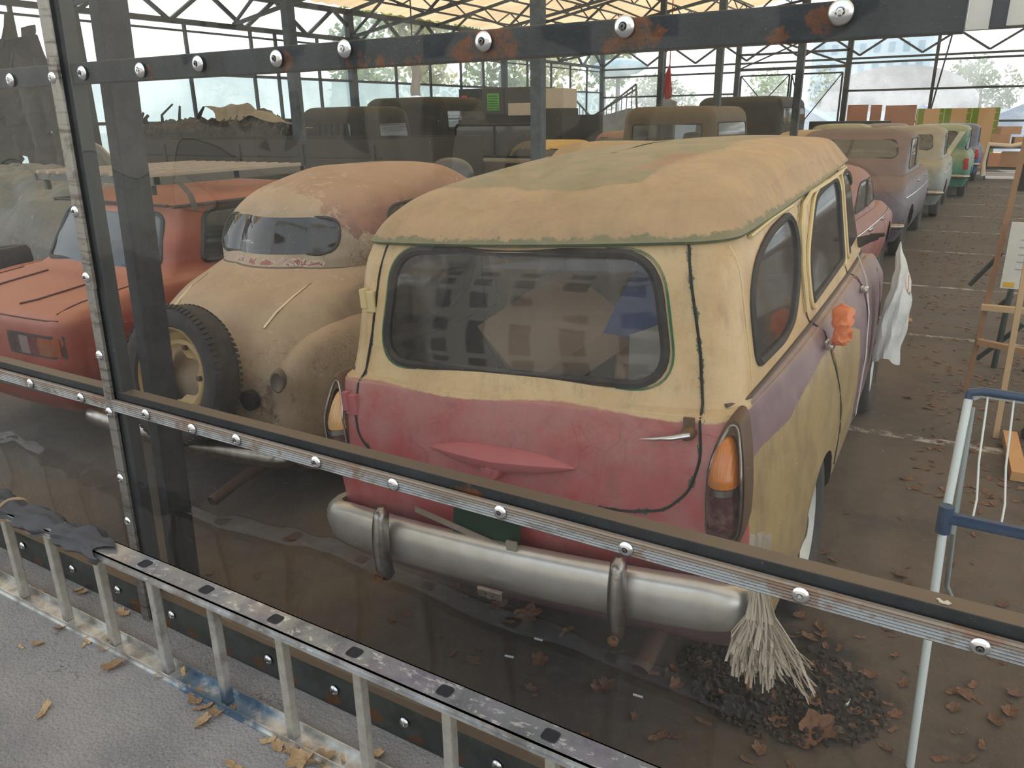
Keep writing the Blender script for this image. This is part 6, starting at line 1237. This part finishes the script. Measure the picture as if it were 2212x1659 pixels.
def carton(x, y, z, w, d, h, lb, rz=0): b = BM(); box(b, -w / 2, w / 2, 0, d, 0, h, bev=.006); o = link('white_carton', b, mat('whitish carton', C(196, 190, 178), .85, col2=C(170, 160, 146)), None); o.location = (x, y, z); o.rotation_euler = (0, 0, rz); return setp(o, lb, 'carton')
A = at(1097, 255, y=15.4); carton(A.x, 15.9, 1.86, .55, .3, .26, 'small white carton in front of the dark cabinet\'s right end', .1)
b = BM(); box(b, -9.02, -8.32, 16.25, 17.1, 1.86, 2.0); setp(link('crate', b, M_plank), 'low dark crate under the large white carton', 'crate')
carton(-8.66, 16.3, 2.0, .70, .7, .42, 'large white carton right of the dark cabinet, beside the middle roof post')
# open jeep with a bare windscreen frame
e = empty('open_jeep', (-5.93, 9.5, 0), label='dark open jeep with an upright windscreen frame and steering wheel', cat='jeep'); Wz = 1.72
b = BM()
for p_, q_ in (((-.62, 0, 1.25), (-.62, 0, 1.68)), ((-.58, 0, 1.72), (.62, 0, 1.72)), ((.66, 0, 1.68), (.66, 0, 1.25)), ((-.62, 0, 1.30), (.66, 0, 1.30)), ((.03, 0, 1.3), (.03, 0, 1.72)), ((-.62, 0, 1.68), (-.58, 0, 1.72)), ((.66, 0, 1.68), (.62, 0, 1.72))): tube(b, [p_, q_], .018, 8)
link('windscreen_frame', b, M_black, e, True)
b = BM(); box(b, -.6, .64, .0, .006, 1.32, 1.70); link('windscreen', b, M_gl2, e)
b = BM(); box(b, -.72, .74, .0, 1.5, .75, 1.24, bev=.1); box(b, -.72, .74, -.75, .02, .55, .95, bev=.04); link('body', b, mat('black jeep paint', C(44, 44, 42), .5), e, True)
b = BM(); tube(b, [(-.28 + .2 * math.cos(a), -.32 + .06 * math.sin(a), 1.30 + .18 * math.sin(a)) for a in [2 * PI * k / 28 for k in range(28)]], .014, 8, True); sw = link('steering_wheel', b, M_black, e, True)
b = BM(); tube(b, [(-.46, -.32, 1.3), (-.28, -.3, 1.26), (-.1, -.32, 1.3)], .010, 6); tube(b, [(-.28, -.3, 1.27), (-.28, 0, 1.1)], .02, 8); link('spoke', b, M_black, sw, True)
for x_ in (-.6, .62):
    for y_ in (-.35, 1.0): truck_wheel(e, x_, y_, .38)
for k, x_ in enumerate((-.4, .35)): b = BM(); box(b, x_ - .25, x_ + .25, -.65, -.3, .95, 1.1, bev=.05); box(b, x_ - .25, x_ + .25, -.74, -.65, 1.0, 1.28, bev=.03); link('seat', b, mat('old seat', C(86, 80, 70), .8), e, True)
o = ellip(None, 'covered_spare', (0, 0, 0), (.26, .25, .20), mat('shiny dark tarpaulin', C(52, 56, 62), .35, col2=C(110, 120, 136), amt=.7, sc=3), 2.2); o.location = (-5.12, 7.3, 1.20); setp(o, 'rounded bundle under a shiny dark cover left of the jeep windscreen', 'bundle')
b = BM(); box(b, -5.5, -4.78, 7.05, 7.6, .0, 1.02); setp(link('crate', b, M_plank), 'dark crate carrying the shiny covered bundle', 'crate')
o = ellip(None, 'pale_bonnet', (0, 0, 0), (.45, .8, .22), P_beige, 2.6); o.location = (-7.85, 9.8, 1.30); setp(o, 'pale dusty bonnet between the barred truck cab and the covered bundle', 'car bonnet')
b = BM(); box(b, -8.2, -7.5, 9.4, 10.2, 0, 1.06); setp(link('crate', b, M_plank), 'dark crate under the pale dusty bonnet', 'crate')
# scrap heap with a torn canvas cover
b = BM(); rr = random.Random(9); P_ = []
nx, ny = 60, 16
def hz(u): return 1.62 + .30 * math.sin(u * 9) * .2 + .30 * min(1, u * 2.2) - .25 * max(0, u - .85) / .15 * .6
for j in range(ny + 1):
    P_.append([(-14.0 + (4.5 - .9 * j / ny) * i / nx, 9.0 + 1.45 * j / ny, 0 if j in (0, ny) else (hz(i / nx) * (1 - abs(j / ny - .4) * .25) + rr.uniform(-.07, .07))) for i in range(nx + 1)])
grid(b, P_); setp(link('scrap_heap', b, mat('dark scrap', C(48, 46, 42), .9, col2=C(96, 90, 80), amt=.7, sc=12, bump=.9, bs=14)), 'long dark heap of scrap parts above the truck bed', 'scrap heap', kind='stuff')
A0, A1, A2, A3 = at(440, 225, y=9.5), at(535, 228, y=9.5), at(640, 262, y=9.2), at(470, 256, y=9.2)
b = BM(); rows = []
for j in range(9):
    t = j / 8; rows.append([A0.lerp(A1, min(1, i / 9)).lerp(A3.lerp(A2, i / 14), t) + Vector((.35 * max(0, i - 9) / 5, 0, -.12 * max(0, i - 9) / 5)) for i in range(15)])
grid(b, rows); bmesh.ops.subdivide_edges(b, edges=b.edges[:], cuts=2, use_grid_fill=True); bmesh.ops.solidify(b, geom=b.faces[:], thickness=.01); crumple(b, .09, 3); setp(link('canvas_cover', b, M_canv, None, True), 'torn dusty canvas thrown over the scrap heap left of the barred truck cab', 'canvas')
for k, (px, py, h_, a_) in enumerate(((300, 262, .42, .3), (322, 255, .36, -.6), (345, 250, .45, .2), (388, 262, .5, 0), (425, 250, .4, .1), (600, 255, .35, .9), (620, 262, .3, -.5), (240, 300, .4, 1.4))):
    A = at(px, py, y=9.6); b = BM(); tube(b, [A + Vector((0, 0, -.35)), A + Vector((math.sin(a_) * h_ * .5, 0, h_ * .5 - .2)), A + Vector((math.sin(a_) * h_ + .12 * (k % 3), .05, h_ * math.cos(a_) - .25))], [.05, .03, .02], 7); crumple(b, .05, 8, k)
    setp(link('scrap_bar', b, M_black, None), ['bent scrap bar sticking up nearest the thick dark post', 'short bent bar second from the thick dark post', 'hooked scrap bar third from the thick dark post', 'thin upright scrap rod left of the canvas', 'scrap rod at the canvas\'s left corner', 'bent bar right of the canvas', 'bent bar leaning on the barred cab', 'scrap pipe pointing left behind the thick dark post'][k], 'scrap')
b = BM(); A = at(205, 340, y=8.4); prism(b, [(-.5, 0), (.5, 0), (.5, 1.15), (.1, 1.45), (-.5, 1.62)], 0, .05, Matrix.Translation((A.x, 8.5, 0)) @ Matrix.Rotation(PI / 2, 4, 'X')); setp(link('broken_slab', b, mat('pale broken board', C(176, 166, 150), .85, col2=C(120, 110, 96))), 'pale broken board standing behind the thick dark post', 'board')
# tall torn dark tarpaulin at the far left
b = BM(); rows = []; rr = random.Random(4)
for j in range(31):
    t = j / 30; rows.append([(-14.2 + 2.45 * i / 30, 7.0 + .12 * math.sin(i * .9) + .1 * t + .04 * rr.uniform(-1, 1), (2.95 + .25 * math.sin(i * .5 + 1) * .6 + .10 * rr.uniform(-1, 1) + (.35 if 14 < i < 24 else 0) - (.5 if i > 27 else 0)) * (1 - t)) for i in range(31)])
grid(b, rows)
fs = [f for f in b.faces if rr.random() < .02 and f.calc_center_median().z > 1.2]; bmesh.ops.delete(b, geom=fs, context='FACES'); bmesh.ops.solidify(b, geom=b.faces[:], thickness=.012)
setp(link('torn_tarpaulin', b, mat('black torn tarpaulin', C(50, 54, 52), .85, col2=C(82, 84, 78), sc=4, bump=.6, bs=20)), 'tall torn black tarpaulin wall at the far left edge', 'tarpaulin')
# grey tarpaulin draped over a car, with a loose tyre on it
b = BM(); rows = []
from mathutils import noise as MN
for j in range(61):
    row = []
    for i in range(81):
        x = -14.2 + 8.2 * i / 80; y = 4.1 + 2.45 * j / 60; u = (x + 10.2) / 4.1; v = (y - 5.35) / 1.25; e_ = max(0, 1 - abs(u) ** 3.2) * max(0, 1 - abs(v) ** 3.5)
        h = 1.28 * e_ ** .45 * (1 - .22 * max(0, -u)); n_ = MN.noise(Vector((x * 1.1 + y * .8, y * 2.6 - x * .9, 0))) * .11 + MN.noise(Vector((x * 3 + y * 2, y * 7 - x * 3, 3))) * .04
        row.append((x, y, max(0.0, h + (n_ * 1.3 + .05 * abs(math.sin(x * 4.2 + y * 5.5 + 6 * n_))) * min(1, e_ * 3))))
    rows.append(row)
grid(b, rows); m = NM('grey tarpaulin'); n = m.noise(2.2, 5, .6, m.scale(m.pos(), (1, 2, 1))); c = m.mix(m.ss(n, .35, .65), C(74, 78, 76), C(98, 92, 80)); c = m.mix(m.ss(m.noise(7, 5, .7, m.pos()), .58, .68, 0, .6), c, C(150, 128, 92)); MT = m.done(m.pr(c, .5, 0, m.bump(m.noise(9, 5, .7, m.pos()), .6, .03)))
setp(link('car_cover', b, MT, None, True), 'crumpled grey tarpaulin covering a car at the left behind the red car', 'tarpaulin')
for k, (px, py, z_, tl) in enumerate(((62, 512, .60, (.12, 1.35, .35)),)):
    A = at(px, py, z=z_); b = BM(); r = .33; w = .2; lathe(b, [(r * .66, -w * .35), (r * .75, -w * .5), (r * .93, -w * .45), (r, -w * .25), (r, w * .25), (r * .93, w * .45), (r * .75, w * .5), (r * .66, w * .35)], 36); o = link('loose_tyre', b, M_rubber, None, True); o.location = (-7.55, 3.55, .66); o.rotation_euler = (0, PI / 2 - .12, .3); setp(o, 'loose tyre lying flat left of the red car, against the grey tarpaulin', 'tyre')
b = BM(); box(b, -8.05, -7.05, 3.2, 3.95, 0, .50, bev=.03); setp(link('crate', b, M_black), 'black crate under the loose tyre', 'crate')
# hanging things and the aircraft wreck far behind
A = at(893, 140, y=14.0); b = BM(); grid(b, [[(A.x - .08 + .26 * i / 6 + .05 * math.sin(j * .6), 14 + .04 * math.sin(i), A.z - .62 * j / 10 + (.08 if i in (0, 1) and j == 0 else 0)) for i in range(7)] for j in range(11)]); bmesh.ops.solidify(b, geom=b.faces[:], thickness=.01); crumple(b, .03, 4)
setp(link('white_banner', b, mat('white banner', C(214, 216, 218), .7), None, True), 'narrow white banner with faint writing hanging above the trucks', 'banner')
b = BM(); bar(b, (A.x, 14, A.z), (A.x, 14, roofz(A.x) - .4), .02); setp(link('hanging_wire', b, M_steel), 'thin wire holding the narrow white banner', 'wire')
A = at(1446, 150, y=17.0); b = BM(); tube(b, [(A.x, 17, roofz(A.x) - .3), (A.x, 17, A.z + .1), (A.x, 17, A.z - .1), (A.x - .02, 17, 2.3), (A.x, 17, 2.15)], [.01, .012, .06, .10, .07], 8); crumple(b, .03, 6)
setp(link('red_cloth', b, mat('dull red cloth', C(150, 50, 48), .85), None, True), 'rolled red cloth hanging beside the back left post', 'cloth')
M_wr = mat('wreck grey blue', C(150, 156, 166), .6, .3, col2=C(96, 92, 88), sc=3, amt=.8)
e = empty('aircraft_wreck', (-10.8, 24, 0), label='jagged pale wreck with ribbed triangular frames far behind, right of the middle post', cat='wreck')
b = BM(); prism(b, [(-1.4, 0), (1.6, 0), (1.6, 1.9), (.9, 2.05), (.3, 1.9), (-.5, 1.75), (-1.4, 1.45)], -.1, .1, Matrix.Rotation(PI / 2, 4, 'X')); link('panel', b, M_wr, e)
b = BM()
for p_, q_ in (((-1.35, 1.3), (-1.0, 2.35)), ((-1.0, 2.35), (-.3, 1.7)), ((-.6, 1.6), (1.1, 2.75)), ((1.1, 2.75), (1.15, 2.0)), ((-.5, 1.75), (1.1, 2.6))): bar(b, (p_[0], 0, p_[1]), (q_[0], 0, q_[1]), .05)
for k in range(9): x_ = -.4 + .17 * k; bar(b, (x_, 0, 1.6 + .05 * k), (x_ + .02, 0, 1.72 + .118 * k), .025)
for k in range(5): x_ = -.95 + .12 * k; bar(b, (x_, 0, 1.7), (x_, 0, 2.3 - .11 * k), .02)
link('rib_frame', b, mat('grey ribs', C(110, 112, 116), .5, .5), e)
b = BM(); prism(b, [(-.5, 0), (.3, 0), (.35, 2.2), (.0, 2.35), (-.3, 1.9)], 0, .15, Matrix.Translation((2.2, -.3, 0)) @ Matrix.Rotation(PI / 2, 4, 'X')); link('torn_fin', b, M_wr, e)
e = empty('low_trailer', (-3.6, 29.6, 0), label='low dark trailer with a blue side below the gate', cat='trailer')
b = BM(); box(b, -1.9, .6, 0, .8, .6, 1.55); link('body', b, M_ol, e); b = BM(); box(b, -.5, .55, -.03, 0, .7, 1.45); link('blue_side', b, mat('blue side', C(78, 112, 150), .6), e)
for x_ in (-1.2, .2): w_ = wheel(e, (x_, .2, .35), .35, .18, rim=M_ol, hub=False); w_.rotation_euler = (0, 0, PI / 2)
